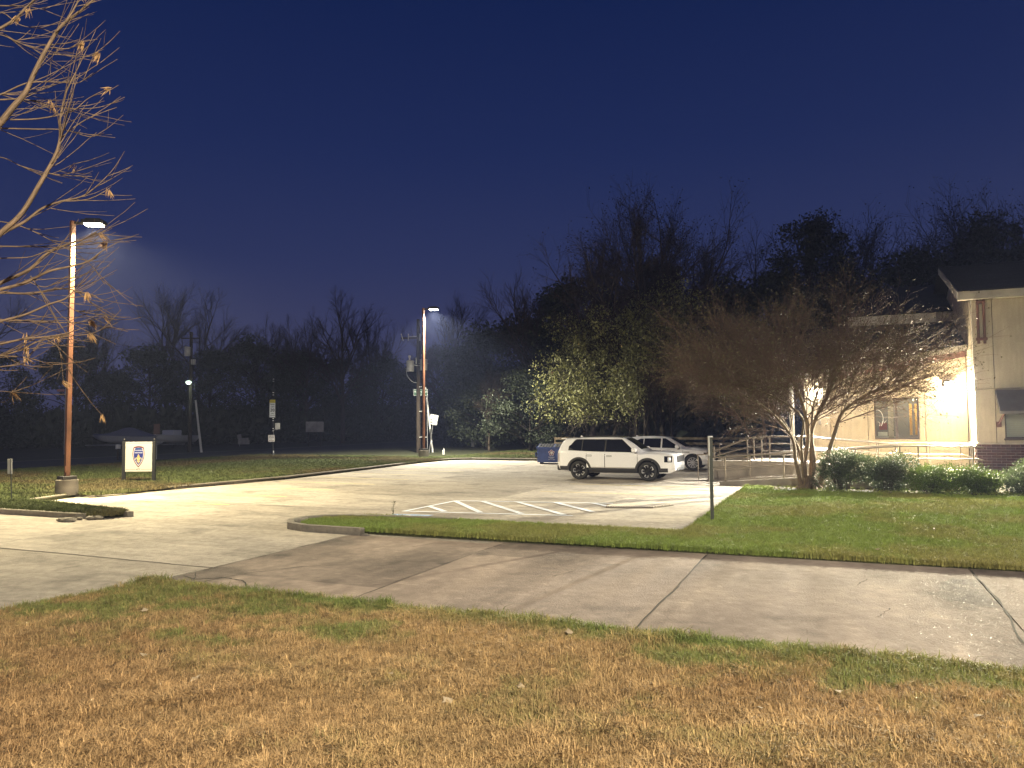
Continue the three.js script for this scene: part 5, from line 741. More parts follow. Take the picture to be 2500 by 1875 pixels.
for (const [x, z, k, s, f] of [[2.5, -66, 1, 0.9, 0], [6.5, -60, 4, 1.0, 1], [9.4, -57, 5, 1.16, 2], [11.6, -58, 4, 1.2, 3], [14.5, -60, 5, 1.0, 4], [17.5, -66, 0, 1.1, 4.4], [20, -64, 2, 1.12, 5], [27.5, -62, 4, 1.1, 0.4], [31, -64, 5, 1.12, 1.4], [35, -66, 0, 1.15, 2.4], [39, -60, 4, 1.2, 3.3], [43, -62, 5, 1.25, 4.4], [47, -58, 4, 1.3, 5.4]]) woodTree('bare', k, x, z, s, f, 'tall bare tree rising', 'bare trees behind the lot');
for (const [x, z, s, f] of [[23.5, -58, 0.98, 0], [13, -66, 0.9, 1], [4.2, -72, 0.8, 2], [37, -57, 0.95, 3], [44.5, -55, 1.05, 4]]) woodTree('spire', 0, x, z, s, f, 'tall narrow leafy tree among bare trees', 'tall leafy trees behind the lot');
{ // pale-barked trunks between the fence and the woods
  for (const [x, z, h, s, rr] of [[8.7, -52.6, 9, 3, 0.15], [9.25, -52.2, 8, 4, 0.11], [9.7, -53.2, 9.5, 5, 0.18], [10.15, -52.4, 8.6, 6, 0.13], [10.7, -53, 10, 7, 0.2], [11.2, -52.2, 8.4, 8, 0.11]]) {
    const o = plant('slender_tree', 'slender pale-barked trunk with leafy shoots behind the fence', 'tree', [x, 0.05, z], s, 'pale trunks behind the fence'), r = rng(s * 31), a = new Acc(), tips = []; const [P, d] = bend(r, V3(0, -0.1, 0), V3(0, 1, 0), h * 0.6, 8, 0.09, 0.05); a.tube(P, rr, rr * 0.6, 8);
    for (let k = 0; k < 9; k++) grow(a, r, P[3 + Math.floor(r() * 5.9)], V3(r() - 0.5, 0.9, r() - 0.5).normalize(), h * 0.32, rr * 0.4, 0, { minR: 0.008, levels: [{ seg: 5, wig: 0.25, up: 0.06, taper: 0.5, sides: 4, kids: 6, from: 0.2, angle: 0.6, ratio: 0.5, rr: 0.45 }, { seg: 3, wig: 0.3, up: 0.05, taper: 0.5, sides: 3, kids: 5, from: 0.2, angle: 0.7, ratio: 0.5, rr: 0.5 }, { seg: 2, wig: 0.3, up: 0, taper: 0.4, sides: 3 }] }, tips);
    part('trunk', a.geo(), M.barkGrey, o); const L = new Acc(); addLeaves(L, r, tips.filter((_, k) => k % 3 === 0), 3, 0.35, 0.14, 0.07, 0.3); part('crown', L.geo(), M.leafMid, o);
  }
}
{ // the tree the middle lamp lights: drooping sprays of pale leaves
  const o = plant('leafy_tree', 'pale green leafy tree lit by the middle lamp, over the fence and container', 'tree', [8.0, 0.05, -55.4], 0), r = rng(88), a = new Acc(), L = new Acc(), tips = [];
  for (let k = 0; k < 5; k++) { const [P] = bend(r, V3((r() - 0.5) * 1.6, -0.1, (r() - 0.5)), V3((r() - 0.5) * 0.5, 1, (r() - 0.5) * 0.4).normalize(), 5.5, 8, 0.12, 0.04); a.tube(P, 0.11, 0.05, 7);
    for (let j = 0; j < 15; j++) { const q = P[2 + Math.floor(r() * 6.9)], f = r() * 6.283; grow(a, r, q, V3(Math.cos(f) - 0.25, 0.55 + r() * 0.5, Math.sin(f) + 0.35).normalize(), 2.6 + r() * 1.6, 0.035, 0, { minR: 0.007, levels: [{ seg: 6, wig: 0.2, up: -0.09, taper: 0.5, sides: 4, kids: 8, from: 0.15, lead: 1, angle: 0.55, ratio: 0.45, rr: 0.5 }, { seg: 4, wig: 0.25, up: -0.08, taper: 0.5, sides: 3, kids: 6, from: 0.15, lead: 1, angle: 0.6, ratio: 0.55, rr: 0.6 }, { seg: 2, wig: 0.2, up: -0.08, taper: 0.4, sides: 3 }] }, tips); } }
  part('trunk', a.geo(), M.barkGrey, o); addLeaves(L, r, tips.filter(t => t[0].y > 1.9 && !(t[0].x > 0.6 && t[0].z > 0.5 && t[0].y < 4.2)), 10, 0.42, 0.14, 0.07, 0.5); part('crown', L.geo(), M.leafPale, o); o.scale.set(1.22, 1.36, 1.22);
}
for (const [x, z, s, seed, label] of [[-2.2, -63.5, 0.62, 21, 'round dark evergreen at the wood edge, beside the marker posts'], [1.4, -59.5, 0.66, 22, 'low evergreen spreading over the grass, left of the blue container']]) { const o = plant('evergreen_tree', label, 'tree', [x, 0.05, z], seed, 'evergreens at the edge of the grass'); const [t, l] = crownTree(seed, 10, 11, 60, { per: 200, l: 0.26, w: 0.5 }, 0.16); part('trunk', t, M.barkDark, o); part('crown', l, M.leafDark, o); o.scale.setScalar(s); }
{ const [g] = bareTree(909, 7, 0.05, 0.012); const o = plant('bare_tree', 'small grey bare tree standing over the evergreens left of the container', 'tree', [-1.9, 0.05, -60.5], 1); part('trunk', g, M.barkGrey, o); o.scale.setScalar(0.95); }
{ // low undergrowth along the foot of the woods
  const r = rng(4), a = new Acc(); for (let k = 0; k < 26; k++) { const d = rndDir(r); d.y = Math.abs(d.y); const s = rndDir(r); s.addScaledVector(d, -s.dot(d)).normalize(); a.leaf(V3((r() - 0.5) * 1.1, r() * 1.0, (r() - 0.5) * 1.1), d, s, 0.45, 0.2); }
  const spots = [], run = (A, B, n, w) => { for (let k = 0; k < n; k++) { const t = r(); spots.push([lerp(A[0], B[0], t) + (r() - 0.5) * w, lerp(A[1], B[1], t) + (r() - 0.5) * w]); } };
  run([-75, -70], [-40, -80], 700, 6); run([-40, -80], [-12, -104], 900, 6); run([-12, -104], [2, -82], 400, 6); run([2, -76], [14, -58], 420, 5); run([12, -56], [52, -54], 900, 5);
  const m = new THREE.InstancedMesh(a.geo(), M.leafDark, spots.length), q = new THREE.Matrix4(); spots.forEach(([x, z], i) => { const s = 1 + r() * 1.7; q.makeRotationY(r() * 6.28).scale(V3(s, s * (0.7 + r()), s)).setPosition(x, 0, z); m.setMatrixAt(i, q); }); m.name = 'undergrowth'; shadows(m); tag(m, 'dark low undergrowth along the foot of the woods', 'undergrowth', null, 'stuff'); scene.add(m);
}
// --- crape myrtle in front of the wing, another behind it
function myrtle(seed, stems, label, at, turn, s) {
  const r = rng(seed), a = new Acc(), tw = new Acc(), tips = [], o = plant('crape_myrtle', label, 'tree', at, turn);
  const flare = new Acc(); for (const st of stems) { const P = new THREE.CatmullRomCurve3(st[1].map(p => V3(...p))).getPoints(18); a.tube(P, st[0], st[0] * 0.5, 9);
    for (let k = 9; k <= 18; k += 1) { const q = P[k], out = V3(q.x, 0.35, q.z * 1.3).normalize(); const n = k === 18 ? 4 : (r() < 0.55 ? 2 : 1); for (let j = 0; j < n; j++) { const f = r() * 6.283, d = out.clone().multiplyScalar(0.75).add(V3(Math.cos(f) * 0.6, 0.15 + r() * 0.35, Math.sin(f) * 0.7)).normalize(); grow(tw, r, q, d, 1.25 + r() * 1.15, 0.022, 0, { minR: 0.0045, levels: [{ seg: 6, wig: 0.2, up: 0.015, taper: 0.5, sides: 4, kids: 8, from: 0.15, lead: 1, angle: 0.55, ratio: 0.55, rr: 0.55 }, { seg: 4, wig: 0.25, up: 0.02, taper: 0.5, sides: 3, kids: 6, from: 0.15, lead: 1, angle: 0.6, ratio: 0.6, rr: 0.6 }, { seg: 3, wig: 0.25, up: 0.015, taper: 0.5, sides: 3, kids: 3, from: 0.1, angle: 0.5, ratio: 0.7, rr: 0.7 }, { seg: 2, wig: 0.2, up: 0, taper: 0.4, sides: 3 }] }, tips); } } }
  part('trunk', a.geo(), M.barkTan, o); part('branches', tw.geo(), M.twigRed, o);
  const L = new Acc(); addLeaves(L, r, tips, 1, 0.14, 0.07, 0.036, 0.2); part('leaves', L.geo(), M.leafOlive, o);
  o.scale.setScalar(s); return o;
}
myrtle(71, [[0.085, [[0.0, -0.1, 0.1], [-0.05, 0.9, 0.1], [0.1, 1.7, 0.1], [0.02, 2.5, 0.15], [-0.4, 3.6, 0.3], [-0.9, 4.2, 0.3]]], [0.07, [[-0.12, -0.1, 0.05], [-0.35, 1.0, 0.1], [-0.45, 1.7, 0.15], [-1.2, 2.6, 0.3], [-2.3, 3.3, 0.4]]], [0.085, [[0.2, -0.1, 0.0], [0.32, 0.9, 0], [0.28, 1.9, -0.05], [0.5, 2.6, 0.1], [0.8, 3.2, 0.2], [1.1, 4.2, 0.3]]], [0.08, [[0.45, -0.1, 0.05], [0.62, 0.8, 0.15], [0.95, 1.8, 0.2], [1.25, 2.6, 0.25], [1.75, 3.0, 0.3], [2.25, 3.3, 0.3]]], [0.06, [[0.05, -0.1, -0.2], [0.0, 1.2, -0.4], [-0.5, 2.5, -0.9], [-1.3, 3.6, -1.4]]], [0.06, [[0.25, -0.1, -0.2], [0.45, 1.5, -0.5], [0.8, 2.8, -1.1], [1.3, 3.7, -1.6]]], [0.05, [[-0.05, -0.1, 0.15], [-0.25, 1.6, 0.4], [-0.3, 2.4, 0.7], [-1.6, 3.2, 1.2], [-2.6, 3.5, 1.2]]]], 'spreading bare crape myrtle with several tan trunks in front of the wall lamp', [10.05, 0.05, -25.75], 0, 1);
myrtle(72, [[0.07, [[0, -0.1, 0], [-0.3, 1.2, 0], [-0.8, 2.2, 0.1], [-1.5, 3.0, 0.2]]], [0.07, [[0.2, -0.1, 0], [0.25, 1.5, 0.1], [0.1, 2.6, 0.1], [-0.1, 3.5, 0.2]]], [0.06, [[0.3, -0.1, 0.1], [0.5, 1.4, 0.2], [0.7, 2.5, 0.2], [0.9, 3.4, 0.2]]]], 'smaller crape myrtle behind the ramp landing, its trunks half hidden', [11.6, 0.05, -35.2], 0, 1.1);
{ // root flare
  const r = rng(6), a = new Acc(); for (let k = 0; k < 9; k++) { const f = k / 9 * 6.283, d = V3(Math.cos(f), 0, Math.sin(f)); a.tube([V3(d.x * 0.05 + 0.15, 0.34, d.z * 0.05), V3(d.x * 0.2 + 0.15, 0.16, d.z * 0.16), V3(d.x * 0.38 + 0.15, 0.0, d.z * 0.3), V3(d.x * 0.5 + 0.15, -0.08, d.z * 0.42)], 0.15, 0.05, 7); } const t = scene.getObjectByName('crape_myrtle'); part('root_flare', a.geo(), M.barkTan, t);
}
{ // mulch bed under hedge and myrtle
  structure('mulch_bed', plate([[-2.2, 26.9], [-1.2, 26.3], [0.5, 26.5], [4, 27.1], [8, 28.2], [16, 28.6], [16, 32.4], [4.6, 32.4], [4.4, 28.5], [-2.4, 28.5]], 0.042, 0.02), M.barkMulch);
}
function bush(seed, w, h, d, n, m, label, at) {
  const r = rng(seed), L = new Acc(), S = new Acc(), o = plant('shrub', label, 'shrub', at, seed, 'shrubs along the entrance wing');
  for (let k = 0; k < 26; k++) { const f = r() * 6.283, q = Math.sqrt(r()); const e = V3(Math.cos(f) * q * w * 0.42, h * (0.6 + r() * 0.35), Math.sin(f) * q * d * 0.42); S.tube([V3(e.x * 0.25, -0.05, e.z * 0.25), V3(e.x * 0.6, e.y * 0.55, e.z * 0.6), e], 0.014, 0.004, 4); }
  const lobes = Array.from({ length: 14 }, () => { const f = r() * 6.283, q = Math.sqrt(r()) * 0.7; return [Math.cos(f) * q * w * 0.5, h * (0.2 + r() * 0.56), Math.sin(f) * q * d * 0.5, 0.22 + r() * 0.2]; });
  for (let k = 0; k < n; k++) { const b = lobes[Math.floor(r() * lobes.length)], v = rndDir(r), q = b[3] * (0.75 + 0.45 * Math.pow(r(), 1.5)) * Math.min(w, 1.6 * h); const p = V3(b[0] + v.x * q * 0.9, Math.max(0.03, b[1] + v.y * q * 0.6), b[2] + v.z * q * 0.9); const dd = v.clone().add(rndDir(r).multiplyScalar(0.8)); dd.y += 0.3; dd.normalize(); const s = rndDir(r); s.addScaledVector(dd, -s.dot(dd)).normalize(); const l = 0.06 * (0.6 + r() * 0.8); L.leaf(p, dd, s, l, l * 0.5); }
  part('stems', S.geo(), M.barkDark, o); part('leaves', L.geo(), m, o); return o;
}
for (const [u, v, w, h, d, n, m, label] of [[0.15, 27.5, 1.7, 1.4, 1.4, 12000, 'leafHedge', 'dark rounded shrub right beside the crape myrtle trunks'], [1.45, 27.6, 1.8, 1.35, 1.5, 12000, 'leafHedge', 'rounded shrub under the meeting point of the two ramp rails'], [2.75, 27.5, 2.3, 0.85, 1.5, 12000, 'leafBright', 'low bright green clipped shrub in front of the ramp landing'], [4.1, 27.7, 2.2, 0.82, 1.4, 11000, 'leafBright', 'low green shrub between the clipped shrub and the brick base'], [5.4, 28.1, 2.0, 1.05, 1.5, 11000, 'leafHedge', 'dusty green shrub at the corner of the brick base'], [6.7, 28.2, 2.0, 1.25, 1.5, 11000, 'leafHedge', 'shrub before the brick base under the awning'], [8.1, 28.6, 2.0, 1.1, 1.5, 8000, 'leafHedge', 'shrub beyond the awning window along the brick base']]) bush(Math.round(u * 10) + 500, w, h, d, n, M[m], label, W(u, v, 0.04).toArray());
{ // palmetto by the landing
  const p = W(-1.6, 35.3), o = plant('palmetto', 'small fan palm with spiky fronds behind the ramp landing', 'plant', [p.x, 0.05, p.z], 0), r = rng(15), a = new Acc(), s = new Acc(); for (let k = 0; k < 16; k++) { const f = r() * 6.283, e = V3(Math.cos(f) * 0.7, 1.1 + r() * 0.7, Math.sin(f) * 0.7); s.tube([V3(0, 0, 0), V3(e.x * 0.5, e.y * 0.7, e.z * 0.5), e], 0.012, 0.007, 4); for (let j = 0; j < 16; j++) { const q = f + (j - 7.5) * 0.16, d = V3(Math.cos(q), 0.35 - Math.abs(j - 7.5) * 0.05, Math.sin(q)).normalize(), sd = V3(-Math.sin(q), 0, Math.cos(q)); a.leaf(e, d, sd, 0.55, 0.035); } } part('stalks', s.geo(), M.leafMid, o); part('fronds', a.geo(), M.leafMid, o);
}
// --- cypress beside the photographer: only its right-hand branches reach into the picture
const LIMBS = [
[0.034,0.008,[-5.60,4.90,-7.34],[-5.38,5.18,-7.36],[-5.16,5.47,-7.40],[-5.05,5.64,-7.42],[-4.96,5.80,-7.46],[-4.87,6.05,-7.48],[-4.77,6.33,-7.52],[-4.66,6.54,-7.54],[-4.51,6.71,-7.58],[-4.36,6.86,-7.60],[-4.24,7.01,-7.64]],
[0.012,0.005,[-4.52,6.50,-7.39],[-4.46,6.65,-7.42],[-4.43,6.77,-7.45],[-4.43,6.90,-7.48]],
[0.026,0.005,[-5.31,3.72,-7.00],[-5.11,3.96,-7.04],[-4.90,4.24,-7.06],[-4.73,4.44,-7.10],[-4.57,4.74,-7.12],[-4.51,4.91,-7.16],[-4.45,5.07,-7.18],[-4.44,5.24,-7.22],[-4.46,5.40,-7.24],[-4.47,5.53,-7.28],[-4.44,5.76,-7.31],[-4.39,5.92,-7.34],[-4.36,6.02,-7.36]],
[0.02,0.004,[-5.67,4.06,-7.46],[-5.40,4.19,-7.49],[-5.22,4.35,-7.52],[-4.99,4.50,-7.56],[-4.83,4.64,-7.58],[-4.66,4.72,-7.61],[-4.46,4.78,-7.64],[-4.32,4.91,-7.68],[-4.21,5.04,-7.70]],
[0.008,0.003,[-4.61,4.70,-7.54],[-4.35,4.73,-7.57],[-4.17,4.84,-7.60],[-4.15,4.88,-7.63]],
[0.024,0.005,[-5.88,3.56,-7.76],[-5.56,3.81,-7.80],[-5.41,3.91,-7.82],[-5.12,4.07,-7.86],[-4.98,4.23,-7.89],[-4.76,4.35,-7.92],[-4.63,4.40,-7.95],[-4.47,4.48,-7.98],[-4.35,4.40,-8.01]],
[0.018,0.004,[-5.36,3.60,-7.18],[-4.99,3.73,-7.21],[-4.77,3.80,-7.24],[-4.55,3.92,-7.27],[-4.37,3.97,-7.30],[-4.20,4.03,-7.33],[-4.08,4.14,-7.36],[-3.93,4.24,-7.39]],
[0.014,0.003,[-5.75,3.77,-7.69],[-5.34,3.79,-7.72],[-5.02,3.79,-7.76],[-4.78,3.84,-7.78],[-4.63,3.83,-7.82],[-4.49,3.74,-7.84],[-4.34,3.71,-7.88]],
[0.014,0.003,[-5.42,3.25,-7.28],[-5.05,3.43,-7.31],[-4.83,3.50,-7.34],[-4.60,3.61,-7.37],[-4.46,3.67,-7.40],[-4.40,3.74,-7.43],[-4.21,3.71,-7.46],[-4.13,3.64,-7.49]],
[0.016,0.003,[-5.22,3.14,-7.01],[-4.86,3.18,-7.04],[-4.64,3.23,-7.07],[-4.47,3.25,-7.10],[-4.27,3.29,-7.13],[-4.11,3.35,-7.16]],
[0.013,0.003,[-5.65,3.03,-7.60],[-5.26,3.12,-7.62],[-5.11,3.17,-7.66],[-4.88,3.28,-7.68],[-4.62,3.33,-7.72],[-4.38,3.36,-7.74],[-4.24,3.44,-7.78]],
[0.011,0.003,[-5.90,3.59,-7.91],[-5.48,3.54,-7.94],[-5.06,3.52,-7.97],[-4.75,3.51,-8.00],[-4.55,3.54,-8.03],[-4.43,3.58,-8.06]],
[0.01,0.003,[-5.47,3.13,-7.34],[-5.08,3.10,-7.37],[-4.79,3.07,-7.40],[-4.59,3.00,-7.43]],
[0.02,0.006,[-5.68,6.29,-7.49],[-5.45,6.43,-7.52],[-5.30,6.54,-7.56],[-5.15,6.66,-7.58],[-5.08,6.78,-7.61],[-5.00,6.89,-7.64],[-4.92,7.04,-7.68]],
[0.012,0.003,[-5.95,6.96,-7.84],[-5.53,6.96,-7.87],[-5.28,6.97,-7.90],[-5.10,6.95,-7.93]],
[0.011,0.003,[-5.58,5.64,-7.40],[-5.27,5.76,-7.42],[-5.21,5.79,-7.46],[-4.94,5.92,-7.48],[-4.62,5.94,-7.52],[-4.47,5.94,-7.54],[-4.33,6.07,-7.58]],
[0.01,0.003,[-5.81,5.81,-7.69],[-5.40,5.85,-7.72],[-5.16,5.87,-7.76],[-4.91,5.81,-7.78],[-4.63,5.79,-7.82],[-4.38,5.82,-7.84],[-4.16,5.94,-7.88]],
[0.009,0.003,[-4.93,5.42,-7.21],[-4.69,5.44,-7.24],[-4.49,5.49,-7.27],[-4.36,5.55,-7.30],[-4.24,5.68,-7.33],[-4.03,5.81,-7.36]],
[0.009,0.003,[-5.49,5.47,-7.51],[-5.26,5.47,-7.54],[-4.94,5.47,-7.57],[-4.62,5.47,-7.60],[-4.38,5.41,-7.63],[-4.25,5.46,-7.66]],
[0.008,0.003,[-4.57,5.30,-7.42],[-4.49,5.41,-7.46],[-4.34,5.53,-7.48],[-4.14,5.64,-7.52],[-4.06,5.68,-7.54]],
[0.007,0.003,[-4.68,6.27,-7.44],[-4.54,6.27,-7.47],[-4.41,6.35,-7.50],[-4.27,6.40,-7.53]],
[0.007,0.003,[-4.72,6.20,-7.44],[-4.52,6.20,-7.47],[-4.35,6.20,-7.50],[-4.23,6.25,-7.53]],
[0.008,0.003,[-5.52,6.23,-7.64],[-5.38,6.55,-7.67],[-5.23,6.48,-7.70],[-5.10,6.61,-7.73]],
[0.009,0.003,[-5.85,6.69,-7.84],[-5.53,6.89,-7.87],[-5.32,6.76,-7.90],[-5.09,6.73,-7.93]],
[0.008,0.003,[-5.62,6.43,-7.52],[-5.30,6.47,-7.56],[-5.13,6.40,-7.58],[-4.99,6.36,-7.61],[-4.90,6.40,-7.64]],
[0.01,0.003,[-5.82,4.36,-8.01],[-5.57,4.36,-8.04],[-5.24,4.36,-8.07],[-4.94,4.36,-8.10],[-4.64,4.40,-8.13],[-4.44,4.44,-8.16]],
[0.008,0.003,[-5.38,4.05,-7.41],[-5.16,4.09,-7.44],[-4.87,4.11,-7.47],[-4.70,4.18,-7.50],[-4.55,4.21,-7.53],[-4.21,4.33,-7.56]],
[0.008,0.003,[-5.61,4.53,-7.71],[-5.37,4.55,-7.74],[-5.13,4.49,-7.77],[-4.85,4.35,-7.80],[-4.49,4.13,-7.83],[-4.32,3.89,-7.86]],
[0.008,0.003,[-4.79,3.89,-7.36],[-4.66,3.69,-7.39],[-4.50,3.49,-7.42]],
[0.006,0.003,[-4.83,3.74,-7.86],[-4.63,3.62,-7.89],[-4.56,3.63,-7.92]],
[0.006,0.003,[-4.97,3.89,-7.54],[-4.78,3.82,-7.57],[-4.69,3.87,-7.60],[-4.60,3.94,-7.63]],
[0.009,0.003,[-5.23,2.94,-7.24],[-5.01,2.98,-7.27],[-4.79,3.02,-7.30],[-4.80,3.09,-7.33]],
[0.008,0.003,[-4.73,3.27,-7.56],[-4.64,3.21,-7.58],[-4.62,3.11,-7.61]],
[0.007,0.003,[-5.93,5.31,-8.12],[-5.68,5.39,-8.15],[-5.42,5.28,-8.18],[-5.18,5.22,-8.22],[-4.90,5.34,-8.24]],
[0.007,0.003,[-4.77,5.00,-7.56],[-4.56,4.98,-7.58],[-4.34,4.98,-7.61]],
[0.006,0.003,[-5.65,2.75,-7.84],[-5.41,2.77,-7.87],[-5.30,2.76,-7.90],[-5.33,2.77,-7.93]],
];
{
  const o = plant('cypress_tree', 'nearly bare cypress with long tan twigs and dry leaf tufts, leaning in at the edge', 'tree', [-7.6, 0.03, -7.9], 0), r = rng(61), a = new Acc(), tw = new Acc(), dry = new Acc();
  const base = V3(-7.6, 0.03, -7.9); { const [P] = bend(r, V3(0, -0.1, 0), V3(0.02, 1, 0).normalize(), 11, 12, 0.04, 0.05); a.tube(P, 0.2, 0.05, 12); }
  const tuft = (p, n, down) => { const lx = (r() - 0.3) * 0.9, lz = (r() - 0.5) * 0.8; n = Math.round(n * (0.5 + r())); for (let k = 0; k < n; k++) { const d = V3(lx + (r() - 0.5) * 0.5, -down - r() * 0.5, lz + (r() - 0.5) * 0.5).normalize(), s = rndDir(r); s.addScaledVector(d, -s.dot(d)).normalize(); dry.leaf(tmpB.copy(p).addScaledVector(rndDir(r), 0.02), d, s, 0.04 + r() * 0.1, 0.009); } };
  for (const [r0, r1, ...pts] of LIMBS) {
    const P = pts.map(p => V3(...p).sub(base)); const first = P[0].clone(), hook = V3(0.03, Math.max(0.8, first.y - 0.9), 0), big = r0 > 0.0085 && first.x < 2.45; if (big) P.unshift(hook.clone().lerp(first, 0.5).add(V3(0, -0.12, 0.05)), ); if (big) P.unshift(hook);
    const C = new THREE.CatmullRomCurve3(P), S = C.getPoints(P.length * 4); a.tube(S, big ? r0 * 1.25 : r0 * 0.85, r1 * 0.85, 6);
    const m = S.length, vis = S.map((q, k) => k).filter(k => S[k].x > 1.3 && k > m * 0.3);
    const count = Math.round(vis.length * 0.42); for (let k = 0; k < count; k++) { const q = vis[Math.floor(r() * vis.length)], t = S[Math.min(m - 1, q + 1)].clone().sub(S[q - 1]).normalize(), d = t.clone().multiplyScalar(0.75).add(V3(0.28, (r() - 0.55) * 0.9, (r() - 0.5) * 1.2)).normalize(), len = 0.22 + r() * 0.62; if (S[q].x + base.x + d.x * len > -3.98) continue; const [Q, e] = bend(r, S[q], d, len, 5, 0.16, 0.05); tw.tube(Q, 0.0046, 0.0022, 4); if (r() < 0.03) tuft(Q[5], 12, 0.1 + r() * 0.5); if (r() < 0.4) { const [Z] = bend(r, Q[2], e.clone().add(rndDir(r).multiplyScalar(0.6)).normalize(), len * 0.5, 4, 0.2, 0.03); tw.tube(Z, 0.003, 0.0016, 3); } }
    if (r() < 0.15) tuft(S[m - 1], 12, r() * 0.7);
    for (let k = 0; k < 2; k++) if (r() < 0.16) { const q = S[Math.floor(m * (0.55 + r() * 0.4))]; tuft(q, 26, 0.5); }
  }
  part('trunk', a.geo(), M.twigBrown, o); part('twigs', tw.geo(), M.twigBrown, o).userData.kind = 'stuff'; part('dry_leaves', dry.geo(), M.leafDry, o).userData.kind = 'stuff';
}
// --- grass
function bladeTuft(seed, n, h, lean, rad, w) { const r = rng(seed), a = new Acc(); for (let k = 0; k < n; k++) { const f = r() * 6.283, q = rad * Math.sqrt(r()), x = Math.cos(f) * q, z = Math.sin(f) * q, g = r() * 6.283, L = lean * (0.4 + r()), hh = h * (0.55 + r() * 0.6), dx = Math.cos(g), dz = Math.sin(g), ww = w * (0.7 + r() * 0.6), sx = -dz * ww / 2, sz = dx * ww / 2; const m = V3(x + dx * L * hh * 0.35, hh * 0.6, z + dz * L * hh * 0.35), e = V3(x + dx * L * hh, hh * (1 - 0.25 * L), z + dz * L * hh), nx = -dx * 0.85, nz = -dz * 0.85, b = a.v(x - sx, -0.01, z - sz, nx, 0.35, nz), c = a.v(x + sx, -0.01, z + sz, nx, 0.35, nz), d = a.v(m.x - sx * 0.8, m.y, m.z - sz * 0.8, nx, 0.5, nz), q2 = a.v(m.x + sx * 0.8, m.y, m.z + sz * 0.8, nx, 0.5, nz), t = a.v(e.x, e.y, e.z, nx, 0.6, nz); a.i.push(b, c, q2, b, q2, d, d, q2, t); } return a.geo(); }
std('grass', [1, 1, 1], 0.8, { side: THREE.DoubleSide });
function scatter(name, label, geos, n, sample, colorAt, seed, scaleOf) {
  const r = rng(seed); geos.forEach((g, gi) => { const list = []; for (let k = 0; k < n / geos.length; k++) { const s = sample(r); if (s) list.push(s); } const m = new THREE.InstancedMesh(g, M.grass, list.length), q = new THREE.Matrix4(), e = new THREE.Euler(); list.forEach(([x, y, z, u, v], i) => { const s = scaleOf(r, u, v); q.makeRotationFromEuler(e.set((r() - 0.5) * 0.3, r() * 6.283, (r() - 0.5) * 0.3)).scale(V3(s, s * (0.7 + r() * 0.6), s)).setPosition(x, y, z); m.setMatrixAt(i, q); m.setColorAt(i, colorAt(r, u, v)); }); m.name = numbered(name); m.receiveShadow = true; tag(m, label, 'grass', null, 'stuff'); scene.add(m); });
}
const col = new THREE.Color();
const patches = [[-8.6, 7.6, 1.2], [-9.2, 6.6, 0.9], [-7.0, 7.8, 0.8], [-5.2, 7.0, 0.5], [-2.4, 5.6, 0.4], [-0.9, 7.6, 0.6], [0.6, 7.9, 0.7], [2.0, 7.7, 0.6], [3.2, 7.6, 0.6], [-7.6, 4.6, 0.35], [1.2, 5.2, 0.5], [-6.4, 6.1, 0.35]];
function frontColor(r, u, v) {
  const n = fbm(N1, u / 9 + 0.3, v / 9, 4, 3), n2 = fbm(N2, u / 5, v / 5, 8, 3), edge = smooth(0.75, 0.0, 8.35 - v) * (0.45 + n2 * 1.1) ; let g = smooth(0.55, 0.72, n2) * 0.35 * smooth(3, 7.5, v) + edge * 0.8; for (const [a, b, c] of patches) g = Math.max(g, smooth(1.3, 0.3, Math.hypot((u - a) * 0.75, (v - b) * 1.5) / c + (n2 - 0.5) * 3.2 + (r() - 0.5) * 0.5) * 0.8);
  g = clamp(g + (r() - 0.5) * 0.5 * (g > 0.03 ? 1 : 0.2)); const t = 0.7 + r() * 0.6, red = clamp((n - 0.4) * 2.5), straw = r() < 0.2 ? 1.35 : r() < 0.15 ? 0.55 : 1;
  return col.setRGB(lerp(lerp(0.385, 0.35, red) * straw, 0.16, g) * t, lerp(lerp(0.255, 0.212, red) * straw, 0.20, g) * t, lerp(lerp(0.112, 0.092, red) * straw, 0.045, g) * t);
}
const tuftsFront = [1, 2, 3].map(s => bladeTuft(s + 40, 13, 0.062, 1.1, 0.035, 0.0042));
const lawnY = (u, v, e) => 0.022 + smooth(0, 1, e) * 0.03 + (fbm(N1, u / 16, v / 16, 8, 2) - 0.5) * 0.05 * smooth(0, 1.5, e);
scatter('front_grass', 'straw-brown dormant grass of the front lawn with a few green patches', tuftsFront, 120000, r => {
  const z = -lerp(3.6, 13.5, Math.pow(r(), 1.25)), x = (r() - 0.5) * 2 * (0.74 * -z + 1.6), u = CU * x + SU * z, v = SU * x - CU * z; const u0 = v > 8.3 ? -9.7 : -9.75 - smooth(8.3, 2, v) * 0.9, e = Math.min(8.36 - v, u - u0); const rag = (fbm(N3, u / 3, v / 3, 16, 2) - 0.5) * 0.16; if (e < rag - 0.02) return null; return [x, lawnY(u, v, Math.max(0, e)), z, u, v]; }, frontColor, 71, (r, u, v) => 0.6 + r() * 0.7 + 0.5 * smooth(0.45, 0.7, fbm(N4, u / 4, v / 4, 8, 2)) + 0.35 * smooth(7.9, 8.35, v));
const lawnColor = (r, u, v) => { const n = fbm(N2, u / 8, v / 8, 4, 4), b = smooth(0.5, 0.68, n) * 0.7 + smooth(1.2, 0, v - 13.9) * 0.45 * smooth(-2, 3, u), t = 0.65 + r() * 0.7, k = clamp(b + (r() - 0.5) * 0.35); return col.setRGB(lerp(0.20, 0.26, k) * t, lerp(0.27, 0.24, k) * t, lerp(0.05, 0.07, k) * t); };
const tuftsLawn = [1, 2].map(s => bladeTuft(s + 60, 14, 0.07, 0.9, 0.06, 0.0075));
